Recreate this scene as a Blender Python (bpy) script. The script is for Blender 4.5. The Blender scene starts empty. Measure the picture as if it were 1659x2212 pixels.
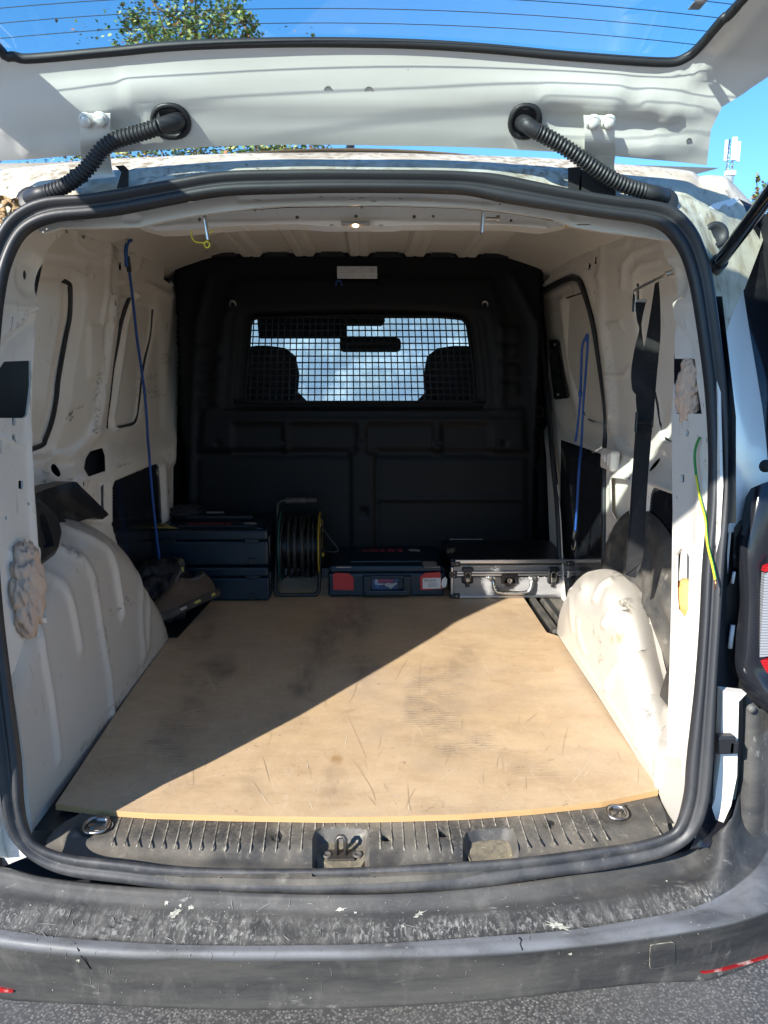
import bpy, bmesh, math, random
import numpy as np
from mathutils import Vector, Matrix, noise as mn
from mathutils.geometry import delaunay_2d_cdt
random.seed(7); np.random.seed(7)
SC = bpy.context.scene; COL = SC.collection
# ------------------------------------------------------------ camera, sky, sun
PITCH = math.radians(10.3); YAW = math.radians(1.12); CAM = np.array([.03, 0, 1.43])
cd = bpy.data.cameras.new('camera'); cam = bpy.data.objects.new('camera', cd); COL.objects.link(cam)
cam.location = CAM; cam.rotation_euler = (math.pi/2-PITCH, 0, -YAW)
cd.sensor_fit = 'VERTICAL'; cd.sensor_height = 24; cd.lens = 1661.6/2212*24; cd.clip_start = .02; cd.clip_end = 3000
SC.camera = cam
SUN_EL = math.radians(29.5); SDX, SDY = .632, .775
w = bpy.data.worlds.new('World'); SC.world = w; w.use_nodes = True
nt = w.node_tree; bg = nt.nodes['Background']; sky = nt.nodes.new('ShaderNodeTexSky'); sky.sky_type = 'NISHITA'
sky.sun_disc = False; sky.sun_elevation = SUN_EL; sky.sun_rotation = math.atan2(-SDX, -SDY); sky.dust_density = .1; sky.ozone_density = 6; sky.altitude = 300
bg.inputs[1].default_value = .12
tc = nt.nodes.new('ShaderNodeTexCoord'); mp = nt.nodes.new('ShaderNodeMapping'); mp.inputs['Scale'].default_value = (3, 1.2, 9)
nz = nt.nodes.new('ShaderNodeTexNoise'); nz.inputs['Scale'].default_value = 1.6; nz.inputs['Detail'].default_value = 8; nz.inputs['Roughness'].default_value = .62
cr = nt.nodes.new('ShaderNodeMapRange'); cr.inputs[1].default_value = .60; cr.inputs[2].default_value = .95; cr.inputs[4].default_value = .3
mx = nt.nodes.new('ShaderNodeMix'); mx.data_type = 'RGBA'; mx.inputs['B'].default_value = (7, 8, 9.5, 1)
L = nt.links
L.new(tc.outputs['Generated'], mp.inputs[0]); L.new(mp.outputs[0], nz.inputs[0]); L.new(nz.outputs[0], cr.inputs[0]); L.new(cr.outputs[0], mx.inputs['Factor'])
hs = nt.nodes.new('ShaderNodeHueSaturation'); hs.inputs['Saturation'].default_value = 1.15; hs.inputs['Value'].default_value = 1.0; L.new(sky.outputs[0], hs.inputs['Color']); L.new(hs.outputs[0], mx.inputs['A']); L.new(mx.outputs['Result'], bg.inputs[0])
sl = bpy.data.lights.new('sun', 'SUN'); so = bpy.data.objects.new('sun', sl); COL.objects.link(so)
sl.energy = 4.4; sl.angle = math.radians(.55); sl.color = (1, .95, .87)
so.rotation_euler = Vector((SDX*math.cos(SUN_EL), SDY*math.cos(SUN_EL), -math.sin(SUN_EL))).to_track_quat('-Z', 'Y').to_euler()
so.location = (-6, -7, 9)
vs = SC.view_settings; vs.view_transform = 'Standard'; vs.look = 'None'; vs.gamma = 1; vs.use_curve_mapping = False; vs.exposure = 1.26
SC.cycles.max_bounces = 14; SC.cycles.diffuse_bounces = 11; SC.cycles.transparent_max_bounces = 12
# ------------------------------------------------------------ from picture to place
F = 1661.6; CX = 829.5; CY = 1106.
fw = np.array([math.sin(YAW)*math.cos(PITCH), math.cos(YAW)*math.cos(PITCH), -math.sin(PITCH)])
rt = np.array([math.cos(YAW), -math.sin(YAW), 0]); up = np.cross(rt, fw)
def rays(P):
    P = np.atleast_2d(np.array(P, float)); return fw+rt*((P[:, 0:1]-CX)/F)-up*((P[:, 1:2]-CY)/F)
def onX(P, X): d = rays(P); return CAM+d*((X-CAM[0])/d[:, 0:1])
def onY(P, Y): d = rays(P); return CAM+d*((Y-CAM[1])/d[:, 1:2])
def onZ(P, Z): d = rays(P); return CAM+d*((Z-CAM[2])/d[:, 2:3])
def onS(P, g, t0=.6, t1=4.5, n=160):
    d = rays(P); ts = np.linspace(t0, t1, n); lo = np.full(len(d), t1-.01); hi = np.full(len(d), float(t1)); done = np.zeros(len(d), bool)
    gp = g(CAM+d*ts[0])
    for i in range(1, n):
        gc = g(CAM+d*ts[i]); c = (~done) & (gp*gc <= 0); lo[c] = ts[i-1]; hi[c] = ts[i]; done |= c; gp = gc
    gl = g(CAM+d*lo[:, None])
    for _ in range(18):
        m = (lo+hi)/2; gm = g(CAM+d*m[:, None]); s = gl*gm <= 0; hi = np.where(s, m, hi); lo = np.where(s, lo, m); gl = np.where(s, gl, gm)
    return CAM+d*((lo+hi)/2)[:, None]
def proj(p): d = np.atleast_2d(np.array(p, float))-CAM; k = d@fw; return np.stack([CX+F*(d@rt)/k, CY-F*(d@up)/k], 1)
def V1(a): return Vector(a[0])
def ss(x): x = np.clip(x, 0, 1); return x*x*(3-2*x)
OPEN = lambda p: p[:, 1]-(1.204+(p[:, 2]-.555)*.1633)
def wallx(z): return .785-.055*ss((z-1.42)/.45)-.038*(1-ss((z-1.13)/.09))
def mapX(X): return lambda P: onX(P, X)
def mapY(Y): return lambda P: onY(P, Y)
def mapZ(Z): return lambda P: onZ(P, Z)
def mapO(P): return onS(P, OPEN)
def mapW(s, off=0.): return lambda P: onS(P, lambda p: s*p[:, 0]-wallx(p[:, 2])-off, .9, 5)
# ------------------------------------------------------------ objects
def link(o, parent=None):
    COL.objects.link(o)
    if parent: o.parent = parent
    return o
def root_of(p):
    while p.parent: p = p.parent
    return p
def thing(name, label, cat, loc=(0, 0, 0), group=None, rot=(0, 0, 0)):
    o = link(bpy.data.objects.new(name, None)); o.location = loc; o.rotation_euler = rot; o.empty_display_size = .05
    return tag(o, label, cat, group)
def tag(o, label=None, cat=None, group=None, kind=None):
    if label: o['label'] = label
    if cat: o['category'] = cat
    if group: o['group'] = group
    if kind: o['kind'] = kind
    return o
class MB:
    def __init__(s): s.v = []; s.f = []; s.m = []; s.sm = []
    def add(s, vs, fs, m=0, sm=False):
        k = len(s.v); s.v += [tuple(v) for v in vs]; s.f += [tuple(i+k for i in f) for f in fs]; s.m += [m]*len(fs); s.sm += [sm]*len(fs); return s
    def box(s, c, size, rot=None, bev=0, m=0, taper=0, sm=False):
        bm = bmesh.new(); bmesh.ops.create_cube(bm, size=1)
        for v in bm.verts:
            v.co = Vector((v.co.x*size[0]*(1-taper*(v.co.z > 0)), v.co.y*size[1]*(1-taper*(v.co.z > 0)), v.co.z*size[2]))
        if bev: bmesh.ops.bevel(bm, geom=list(bm.edges), offset=bev, segments=2, profile=.5, affect='EDGES')
        R = Matrix.Identity(3) if rot is None else rot; c = Vector(c)
        bm.verts.index_update(); s.add([R@v.co+c for v in bm.verts], [[v.index for v in f.verts] for f in bm.faces], m, sm); bm.free(); return s
    def tube(s, pts, r, n=8, m=0, cap=True, closed=False):
        pts = [Vector(p) for p in pts]; N = len(pts); rr = r if hasattr(r, '__len__') else [r]*N
        T = []
        for i in range(N):
            a = pts[(i-1) % N] if (closed or i > 0) else pts[i]; b = pts[(i+1) % N] if (closed or i < N-1) else pts[i]
            t = (b-a); T.append(t.normalized() if t.length > 1e-9 else Vector((0, 0, 1)))
        u = T[0].orthogonal().normalized(); vs = []
        for i in range(N):
            u = (u-T[i]*u.dot(T[i])); u = u.normalized() if u.length > 1e-6 else T[i].orthogonal().normalized(); w_ = T[i].cross(u)
            for j in range(n): a = 2*math.pi*j/n; vs.append(pts[i]+(u*math.cos(a)+w_*math.sin(a))*rr[i])
        fs = [(i*n+j, i*n+(j+1) % n, ((i+1) % N)*n+(j+1) % n, ((i+1) % N)*n+j) for i in range(N if closed else N-1) for j in range(n)]
        if cap and not closed: fs += [tuple(range(n))[::-1], tuple((N-1)*n+j for j in range(n))]
        return s.add(vs, fs, m, True)
    def cyl(s, a, b, r, n=16, m=0, r2=None):
        a = Vector(a); b = Vector(b); t = (b-a).normalized(); u = t.orthogonal().normalized(); w_ = t.cross(u); r2 = r if r2 is None else r2
        ra = [a+(u*math.cos(2*math.pi*j/n)+w_*math.sin(2*math.pi*j/n))*r for j in range(n)]; rb = [b+(u*math.cos(2*math.pi*j/n)+w_*math.sin(2*math.pi*j/n))*r2 for j in range(n)]
        s.add(ra+rb, [(j, (j+1) % n, n+(j+1) % n, n+j) for j in range(n)], m, True)
        s.add(ra, [tuple(range(n))[::-1]], m); s.add(rb, [tuple(range(n))], m); return s
    def lathe(s, c, ax, prof, n=24, m=0):
        ax = Vector(ax).normalized(); u = ax.orthogonal().normalized(); w_ = ax.cross(u); c = Vector(c); K = len(prof)
        vs = [c+ax*h+(u*math.cos(2*math.pi*j/n)+w_*math.sin(2*math.pi*j/n))*r for r, h in prof for j in range(n)]
        return s.add(vs, [(i*n+j, i*n+(j+1) % n, (i+1)*n+(j+1) % n, (i+1)*n+j) for i in range(K-1) for j in range(n)], m, True)
    def prism(s, poly, d, m=0):   # poly: 3D points, extruded by vector d
        p = [Vector(q) for q in poly]; d = Vector(d); n = len(p)
        return s.add(p+[q+d for q in p], [tuple(range(n))[::-1], tuple(range(n, 2*n))]+[(i, (i+1) % n, n+(i+1) % n, n+i) for i in range(n)], m)
    def loft(s, rows, m=0, closed=False, sm=True):
        n = len(rows[0]); vs = [p for r in rows for p in r]; k = n if closed else n-1
        return s.add(vs, [(i*n+j, i*n+(j+1) % n, (i+1)*n+(j+1) % n, (i+1)*n+j) for i in range(len(rows)-1) for j in range(k)], m, sm)
    def build(s, name, mats, parent=None, attr=None, merge=False):
        me = bpy.data.meshes.new(name); off = Vector((0, 0, 0))
        if parent: off = root_of(parent).location
        me.from_pydata([(a-off.x, b-off.y, c-off.z) for a, b, c in s.v], [], s.f)
        for m_ in (mats if isinstance(mats, (list, tuple)) else [mats]): me.materials.append(m_)
        me.polygons.foreach_set('material_index', s.m); me.polygons.foreach_set('use_smooth', s.sm)
        if attr is not None:
            a = me.color_attributes.new('wear_and_sheen', 'FLOAT_COLOR', 'POINT'); a.data.foreach_set('color', attr.astype(np.float32).ravel())
        if merge:
            bm = bmesh.new(); bm.from_mesh(me); bmesh.ops.remove_doubles(bm, verts=bm.verts, dist=1e-5); bm.to_mesh(me); bm.free()
        me.validate(); me.update()
        return link(bpy.data.objects.new(name, me), parent)
def cat_rom(P, n=8, closed=False):
    P = [np.array(p, float) for p in P]; N = len(P); out = []
    for i in range(N if closed else N-1):
        p0 = P[(i-1) % N] if (closed or i > 0) else P[i]; p1 = P[i]; p2 = P[(i+1) % N]; p3 = P[(i+2) % N] if (closed or i < N-2) else p2
        for k in range(n):
            t = k/n; out.append(.5*((2*p1)+(p2-p0)*t+(2*p0-5*p1+4*p2-p3)*t*t+(3*p1-p0-3*p2+p3)*t**3))
    if not closed: out.append(P[-1])
    return np.array(out)
def resample(P, step, closed):
    P = np.array(P, float); Q = np.vstack([P, P[:1]]) if closed else P
    out = []
    for a, b in zip(Q[:-1], Q[1:]):
        k = max(1, int(round(np.linalg.norm(b-a)/step))); out += [a+(b-a)*t/k for t in range(k)]
    if not closed: out.append(Q[-1])
    return np.array(out)
def inpoly(P, poly):
    x, y = P[:, 0], P[:, 1]; r = np.zeros(len(P), bool); n = len(poly)
    for i in range(n):
        x1, y1 = poly[i]; x2, y2 = poly[(i+1) % n]
        if y1 == y2: continue
        r ^= ((y1 > y) != (y2 > y)) & (x < (x2-x1)*(y-y1)/(y2-y1)+x1)
    return r
def dseg(P, line, closed=False):
    line = np.array(line, float); Q = np.vstack([line, line[:1]]) if closed else line; d = np.full(len(P), 1e9)
    for a, b in zip(Q[:-1], Q[1:]):
        ab = b-a; t = np.clip(((P-a)@ab)/max(ab@ab, 1e-12), 0, 1); q = P-(a+t[:, None]*ab); d = np.minimum(d, (q*q).sum(1))
    return np.sqrt(d)
def ell(cx, cy, rx, ry, rot=0, n=14):
    c, s = math.cos(math.radians(rot)), math.sin(math.radians(rot))
    return [(cx+rx*math.cos(t)*c-ry*math.sin(t)*s, cy+rx*math.cos(t)*s+ry*math.sin(t)*c) for t in [2*math.pi*i/n for i in range(n)]]
def rect(x0, y0, x1, y1, r=0, n=3):
    if not r: return [(x0, y0), (x1, y0), (x1, y1), (x0, y1)]
    o = []
    for cx, cy, a in ((x1-r, y0+r, -90), (x1-r, y1-r, 0), (x0+r, y1-r, 90), (x0+r, y0+r, 180)):
        for i in range(n+1): t = math.radians(a+90*i/n); o.append((cx+r*math.cos(t), cy+r*math.sin(t)))
    return o
def field(P, feats):
    h = np.zeros(len(P))
    for f in feats:
        k = f[0]
        if k == 'p':    # raised or sunk panel: polygon, amount, softness
            _, poly, a, s = f; b = np.array(poly); m = (P[:, 0] > b[:, 0].min()-s) & (P[:, 0] < b[:, 0].max()+s) & (P[:, 1] > b[:, 1].min()-s) & (P[:, 1] < b[:, 1].max()+s)
            if not m.any(): continue
            q = P[m]; d = dseg(q, poly, True); d = np.where(inpoly(q, poly), d, -d); h[m] += a*ss(d/(s*.7)*.5+.5)
        elif k == 'l':  # ridge or groove: line, amount, width
            _, line, a, s = f; b = np.array(line); m = (P[:, 0] > b[:, 0].min()-3*s) & (P[:, 0] < b[:, 0].max()+3*s) & (P[:, 1] > b[:, 1].min()-3*s) & (P[:, 1] < b[:, 1].max()+3*s)
            if not m.any(): continue
            h[m] += a*np.exp(-(dseg(P[m], line)/s)**2)
    return h
def wob(P, amp, sc, seed=0):
    x, y = P[:, 0]/sc, P[:, 1]/sc; o = np.stack([np.sin(1.7*x+2.3*y+seed)+.6*np.sin(4.1*x-3.3*y+2*seed)+.4*np.sin(9.3*x+7.7*y), np.cos(2.1*x-1.9*y+seed)+.6*np.cos(3.7*x+4.5*y+seed)+.4*np.sin(8.1*x-9.9*y)], 1)
    return P+o*amp
def sheet(name, outline, mp, step, mat, parent, holes=(), feats=(), disp=(0, 0, 1), thick=None, paint=None, tag_=None, rim=None, dispf=None, flat=False):
    outl = resample(outline, step*1.2, True); loops = [outl]+[resample(h, step*1.2, True) for h in holes]
    x0, y0 = outl.min(0); x1, y1 = outl.max(0)
    gx, gy = np.meshgrid(np.arange(x0+step*.5, x1, step), np.arange(y0+step*.5, y1, step)); gx = gx+np.where((np.arange(gx.shape[0]) % 2)[:, None], step*.25, -step*.25)
    Gp = np.stack([gx.ravel(), gy.ravel()], 1); Gp = Gp[inpoly(Gp, outl)]
    for i, l in enumerate(loops):
        b0 = l.min(0)-step; b1 = l.max(0)+step; m = np.all((Gp > b0) & (Gp < b1), 1); keep = np.ones(len(Gp), bool)
        if m.any():
            q = Gp[m]; k = dseg(q, l, True) > step*.42
            if i: k &= ~inpoly(q, l)
            keep[m] = k
        Gp = Gp[keep]
    P = []; E = []
    for l in loops:
        k = len(P); n = len(l); P += [tuple(q) for q in l]; E += [(k+i, k+(i+1) % n) for i in range(n)]
    P += [tuple(q) for q in Gp]
    res = delaunay_2d_cdt([Vector(p) for p in P], E, [], 0, 1e-7, True)
    V = np.array([tuple(v) for v in res[0]]); T = np.array([f for f in res[2] if len(f) == 3])
    c = V[T].mean(1); ok = inpoly(c, outl)
    for l in loops[1:]:
        b0 = l.min(0); b1 = l.max(0); m = np.all((c > b0) & (c < b1), 1)
        if m.any(): z = np.zeros(len(c), bool); z[m] = inpoly(c[m], l); ok &= ~z
    T = T[ok]; W = mp(V); h = field(V, feats); D = np.array(disp, float)
    if dispf is not None: W = W+dispf(V)
    W = W+h[:, None]*D
    # consistent winding: edge use
    mb = MB(); mb.add(W.tolist(), T.tolist(), 0, not flat)
    att = None
    if paint is not None:
        att = np.zeros((len(V), 4)); att[:, 3] = 1
        for ch, fs in paint.items(): att[:, ch] = np.clip(field(wob(V, step*.9, step*6, ch), fs), 0, 1)
    if thick is not None:
        e = np.sort(np.concatenate([T[:, [0, 1]], T[:, [1, 2]], T[:, [2, 0]]]), 1); u_, n_ = np.unique(e, axis=0, return_counts=True); be = u_[n_ == 1]
        ids = np.unique(be); mpi = {j: i for i, j in enumerate(ids)}; n = len(ids); th = np.array(thick, float)
        k = len(mb.v); mb.add(W[ids].tolist()+(W[ids]+th).tolist(), [(mpi[a], mpi[b], n+mpi[b], n+mpi[a]) for a, b in be], 1 if rim else 0, False)
        if att is not None: att = np.vstack([att, att[ids], att[ids]])
    o = mb.build(name, [mat, rim] if rim else mat, parent, att)
    return o
def strip(name, pts_a, pts_b, mat, parent, th, m=8):  # ribbon between two 3D lines with thickness vector
    A = cat_rom(pts_a, m); B = cat_rom(pts_b, m); th = np.array(th)
    rows = [A, B, B+th, A+th, A]; mb = MB(); mb.loft([r.tolist() for r in rows], 0, False, False)
    mb.add([A[0], B[0], B[0]+th, A[0]+th], [(0, 1, 2, 3)]); mb.add([A[-1], B[-1], B[-1]+th, A[-1]+th], [(0, 1, 2, 3)])
    return mb.build(name, mat, parent)
def text(name, body, size, loc, mtx, mat, parent, ext=.0004, bold=0, space=1):
    cu = bpy.data.curves.new(name, 'FONT'); cu.body = body; cu.size = size; cu.align_x = 'CENTER'; cu.align_y = 'CENTER'; cu.extrude = ext; cu.offset = bold; cu.space_character = space; cu.resolution_u = 2
    t = bpy.data.objects.new('tmp', cu); COL.objects.link(t); bpy.context.view_layer.update()
    me = bpy.data.meshes.new_from_object(t.evaluated_get(bpy.context.evaluated_depsgraph_get())); bpy.data.objects.remove(t)
    off = root_of(parent).location; me.transform(Matrix.Translation(Vector(loc)-off)@mtx.to_4x4()); me.materials.clear(); me.materials.append(mat); me.name = name
    return link(bpy.data.objects.new(name, me), parent)
# ------------------------------------------------------------ materials
def new_mat(name, base, rough=.5, metal=0, layers=(), bump=(), coat=0, spec=.5, vary=0, trans=0, emit=None, rvary=0):
    m = bpy.data.materials.new(name); m.use_nodes = True; t = m.node_tree; b = t.nodes['Principled BSDF']; N = t.nodes.new; K = t.links.new
    b.inputs['Roughness'].default_value = rough; b.inputs['Metallic'].default_value = metal; b.inputs['Specular IOR Level'].default_value = spec
    if coat: b.inputs['Coat Weight'].default_value = coat; b.inputs['Coat Roughness'].default_value = .08
    if trans: b.inputs['Transmission Weight'].default_value = trans
    if emit: b.inputs['Emission Color'].default_value = (*emit[0], 1); b.inputs['Emission Strength'].default_value = emit[1]
    tc = N('ShaderNodeTexCoord')
    def coords(st):
        if st is None: return tc.outputs['Object']
        mp_ = N('ShaderNodeMapping'); mp_.inputs['Scale'].default_value = st[:3]
        if len(st) > 3: mp_.inputs['Rotation'].default_value = (0, 0, math.radians(st[3]))
        K(tc.outputs['Object'], mp_.inputs[0]); return mp_.outputs[0]
    def rng(src, lo, hi, a=0, c=1):
        r = N('ShaderNodeMapRange'); r.inputs[1].default_value = lo; r.inputs[2].default_value = hi; r.inputs[3].default_value = a; r.inputs[4].default_value = c; K(src, r.inputs[0]); return r.outputs[0]
    def mul(a, c):
        x = N('ShaderNodeMath'); x.operation = 'MULTIPLY'; K(a, x.inputs[0])
        if isinstance(c, float): x.inputs[1].default_value = c
        else: K(c, x.inputs[1])
        return x.outputs[0]
    def noise(sc, det=5, ro=.55, st=None, dist=0):
        n = N('ShaderNodeTexNoise'); n.inputs['Scale'].default_value = sc; n.inputs['Detail'].default_value = det; n.inputs['Roughness'].default_value = ro; n.inputs['Distortion'].default_value = dist
        K(coords(st), n.inputs[0]); return n.outputs[0]
    def mask(L_):
        k = L_[0]
        if k == 'n': return rng(noise(L_[1], L_[4] if len(L_) > 4 else 5, L_[6] if len(L_) > 6 else .6, L_[5] if len(L_) > 5 else None), L_[2], L_[3])
        if k == 'v':
            v = N('ShaderNodeTexVoronoi'); v.inputs['Scale'].default_value = L_[1]; K(coords(L_[4] if len(L_) > 4 else None), v.inputs[0]); return rng(v.outputs['Distance'], L_[2], L_[3])
        if k == 'vc':  # random cells lighter
            v = N('ShaderNodeTexVoronoi'); v.inputs['Scale'].default_value = L_[1]; K(coords(L_[4] if len(L_) > 4 else None), v.inputs[0])
            s_ = N('ShaderNodeSeparateColor'); K(v.outputs['Color'], s_.inputs[0]); return rng(s_.outputs[0], L_[2], L_[3])
        if k == 'a':
            a = N('ShaderNodeAttribute'); a.attribute_name = 'wear_and_sheen'; s_ = N('ShaderNodeSeparateColor'); K(a.outputs['Color'], s_.inputs[0]); return rng(s_.outputs[L_[1]], L_[2], L_[3])
        if k == 'w':  # stripes
            v = N('ShaderNodeTexWave'); v.inputs['Scale'].default_value = L_[1]; v.bands_direction = L_[4]; v.inputs['Distortion'].default_value = L_[5]; v.inputs['Detail'].default_value = 2; v.inputs['Detail Scale'].default_value = 2
            K(tc.outputs['Object'], v.inputs[0]); return rng(v.outputs['Fac'], L_[2], L_[3])
        if k == 'z':
            s_ = N('ShaderNodeSeparateXYZ'); K(tc.outputs['Object'], s_.inputs[0]); return rng(s_.outputs[L_[1]], L_[2], L_[3])
    rgb = N('ShaderNodeRGB'); rgb.outputs[0].default_value = (*base, 1); cur = rgb.outputs[0]
    if vary:
        layers = [((base[0]*.6, base[1]*.58, base[2]*.55), vary, ('n', 3., .35, .75, 6))]+list(layers)
    for ly in layers:
        col, amt = ly[0], ly[1]; f = None
        for L_ in ly[2:]: q = mask(L_); f = q if f is None else mul(f, q)
        f = mul(f, float(amt)); x = N('ShaderNodeMix'); x.data_type = 'RGBA'; K(f, x.inputs['Factor']); K(cur, x.inputs['A']); x.inputs['B'].default_value = (*col, 1); cur = x.outputs['Result']
    K(cur, b.inputs['Base Color'])
    if rvary:
        K(rng(noise(6., 6, .6), .3, .7, rough-rvary, rough+rvary), b.inputs['Roughness'])
    prev = None
    for bp in bump:   # (mask tuple, strength, distance)
        n = N('ShaderNodeBump'); n.inputs['Strength'].default_value = bp[1]; n.inputs['Distance'].default_value = bp[2]; K(mask(bp[0]), n.inputs['Height'])
        if prev: K(prev, n.inputs['Normal'])
        prev = n.outputs[0]
    if prev: K(prev, b.inputs['Normal'])
    return m
GRIME = (.16, .12, .08)
M = {}
PL_ = lambda nm, c: new_mat(nm, c, .34, layers=[((.06, .055, .05), .9, ('a', 0, .1, .8), ('n', 75, .46, .56, 5, (1, .7, 1.4))), ((.42, .33, .17), .7, ('a', 1, 0, 1), ('n', 40, .4, .62, 7)), ((.24, .11, .05), .7, ('a', 2, .1, .9), ('n', 60, .45, .6, 5)), ((.50, .44, .35), .3, ('n', 2.2, .45, .8, 7)), ((.14, .11, .08), .7, ('n', 120, .70, .73, 3, (1, .4, 1)), ('n', 5, .50, .62, 3)), ((.22, .17, .12), .6, ('n', 90, .70, .73, 2, (.12, 1, .5, 30)), ('n', 4, .45, .6, 3)), ((.30, .24, .17), .5, ('n', 60, .68, .72, 2, (1, 1, .12)), ('n', 3, .45, .6, 3))], coat=.3, bump=[(('n', 9, .2, .8, 3), .04, .01)], rvary=.08)
M['paint'] = PL_('white_paint', (.80, .76, .69)); M['archp'] = PL_('arch_paint_dimmed', (.56, .525, .47))  # arches: same white paint, darkened to keep the sunlit one from burning out
M['hatch'] = new_mat('hatch_paint', (.78, .77, .73), .26, layers=[((.4, .38, .33), .25, ('n', 3, .5, .8, 7)), ((.1, .09, .07), .6, ('n', 80, .74, .77, 3))], coat=.6)
M['mossy'] = new_mat('weathered_paint', (.54, .51, .42), .55, layers=[((.34, .29, .19), .7, ('n', 8, .38, .64, 9, (1, 1, 1))), ((.20, .15, .08), .9, ('n', 60, .46, .62, 8, (1, 1, .22)), ('n', 5, .36, .56, 4)), ((.06, .05, .035), .8, ('n', 90, .60, .68, 5, (1, .6, .5)), ('n', 6, .48, .6, 4))], bump=[(('n', 60, .3, .7, 6), .2, .002)])
M['blank'] = new_mat('inner_skin', (.78, .745, .68), .45, vary=.10, bump=[(('n', 7, .2, .8, 3), .05, .01)])
M['dark'] = new_mat('cavity', (.012, .013, .016), .8)
M['rubber'] = new_mat('seal_rubber', (.02, .021, .024), .5, layers=[((.11, .105, .095), .6, ('n', 14, .42, .7, 10), ('z', 2, .80, .56)), ((.30, .28, .24), .35, ('n', 40, .62, .72, 6), ('z', 2, .66, .56))], bump=[(('n', 30, .3, .7, 5), .1, .002)], rvary=.1)
M['plastic'] = new_mat('black_plastic', (.014, .015, .017), .42, layers=[((.14, .13, .115), .28, ('n', 10, .5, .75, 9)), ((.3, .28, .25), .5, ('n', 60, .70, .74, 3, (1, .4, 1, 20)))], bump=[(('n', 400, .3, .7, 2), .12, .0006)])
M['gloss'] = new_mat('gloss_black', (.012, .013, .017), .15, layers=[((.12, .11, .1), .3, ('n', 14, .55, .8, 9))])
M['sill'] = new_mat('dusty_sill_plastic', (.035, .036, .037), .62, layers=[((.25, .22, .175), .65, ('n', 7, .38, .72, 10)), ((.33, .29, .22), .8, ('a', 0, 0, 1), ('n', 160, .42, .7, 3)), ((.36, .33, .28), .5, ('n', 30, .6, .75, 8)), ((.012, .012, .013), .85, ('a', 1, 0, 1))], bump=[(('n', 260, .3, .7, 3), .25, .001)])
M['bumper'] = new_mat('bumper_plastic', (.024, .025, .027), .58, spec=.35, layers=[((.16, .15, .13), .6, ('n', 3, .36, .7, 12, (.6, 1, 2.5), .7)), ((.20, .19, .17), .3, ('n', 9, .54, .78, 8, (3, 3, .5))), ((.5, .49, .45), .75, ('n', 120, .70, .745, 3), ('n', 6, .42, .58, 4)), ((.07, .068, .065), .8, ('a', 0, .1, 1), ('n', 12, .3, .6, 6)), ((.30, .295, .27), .85, ('a', 0, .1, .7), ('n', 140, .52, .62, 4, (1.3, .55, 1, 25), .65), ('n', 9, .30, .56, 5)), ((.22, .21, .19), .75, ('a', 0, .1, .7), ('n', 22, .46, .72, 12, (2.5, .6, 1, 12), .75)), ((.34, .33, .30), .7, ('n', 60, .60, .72, 8, (.35, 1.6, .5, -20), .7), ('n', 4, .48, .62, 4)), ((.155, .16, .17), .8, ('a', 1, 0, 1), ('n', 16, .25, .6, 8, (.4, 1, 1))), ((.01, .011, .013), .75, ('a', 2, .2, .8))], bump=[(('n', 500, .3, .7, 2), .15, .0006), (('n', 45, .3, .7, 3), .05, .004)], rvary=.12)  # second attribute channel tints the bevel bluish grey, a painted sky reflection
M['bulk'] = new_mat('bulkhead_plastic', (.002, .0022, .003), .5, spec=.2, layers=[((.05, .05, .05), .25, ('n', 60, .66, .71, 4, (.3, 1, 1))), ((.006, .006, .007), .5, ('n', 4, .5, .8, 8))], bump=[(('n', 300, .3, .7, 2), .1, .0006)])
M['board'] = new_mat('plywood_face', (.51, .365, .215), .45, layers=[((.58, .44, .29), .5, ('n', 3.2, .35, .7, 9, (.7, 1.6, 1))), ((.34, .23, .135), .65, ('n', 7, .42, .72, 12, (.9, 1.4, 1), .7)), ((.30, .19, .11), .25, ('n', 22, .5, .75, 10, (.6, 1.6, 1), .7)), ((.62, .50, .37), .45, ('n', 45, .52, .72, 12, (1.6, .5, 1), .75)), ((.30, .21, .135), .45, ('n', 38, .54, .74, 12, (.5, 1.5, 1), .75)), ((.12, .08, .05), .6, ('n', 130, .70, .75, 2)), ((.40, .32, .25), .5, ('n', 2.2, .48, .72, 10, (1, 1, 1), .65)), ((.14, .09, .055), .5, ('n', 40, .70, .73, 3)), ((.075, .065, .06), .8, ('a', 0, 0, 1), ('n', 22, .3, .62, 12, (1.5, .8, 1), .75)), ((.09, .08, .075), .42, ('a', 1, .1, .9), ('w', 26, .42, .7, 'Y', 5), ('n', 17, .42, .62, 7)), ((.09, .08, .075), .25, ('a', 1, .1, .9), ('n', 10, .4, .7, 9)), ((.30, .16, .06), .7, ('a', 2, .2, 1), ('n', 50, .4, .55, 4))], bump=[(('n', 6, .3, .7, 8), .05, .004)], rvary=.1)
M['edge'] = new_mat('plywood_edge', (.46, .29, .13), .7, layers=[((.42, .22, .08), .5, ('n', 40, .4, .7, 4, (.2, .2, 3)))])
M['steel'] = new_mat('zinc_steel', (.55, .55, .53), .32, 1, layers=[((.25, .2, .15), .5, ('n', 30, .5, .75, 6))], rvary=.1)
M['chrome'] = new_mat('worn_chrome', (.42, .40, .37), .36, 1, layers=[((.16, .12, .08), .75, ('n', 50, .45, .65, 6))])
M['alu'] = new_mat('ribbed_aluminium', (.36, .36, .36), .4, 1, bump=[(('w', 95, .2, .8, 'Z', 0), .6, .0015)], layers=[((.3, .3, .3), .5, ('n', 8, .45, .7, 5, (.3, 1, 6)))])
M['alus'] = new_mat('smooth_aluminium', (.5, .5, .5), .34, 1)
M['caseblk'] = new_mat('case_black', (.014, .014, .016), .38, bump=[(('n', 300, .3, .7, 2), .2, .0006)])
M['navy'] = new_mat('navy_plastic', (.0025, .012, .024), .36, layers=[((.03, .05, .065), .3, ('n', 30, .6, .75, 6))])
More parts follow.
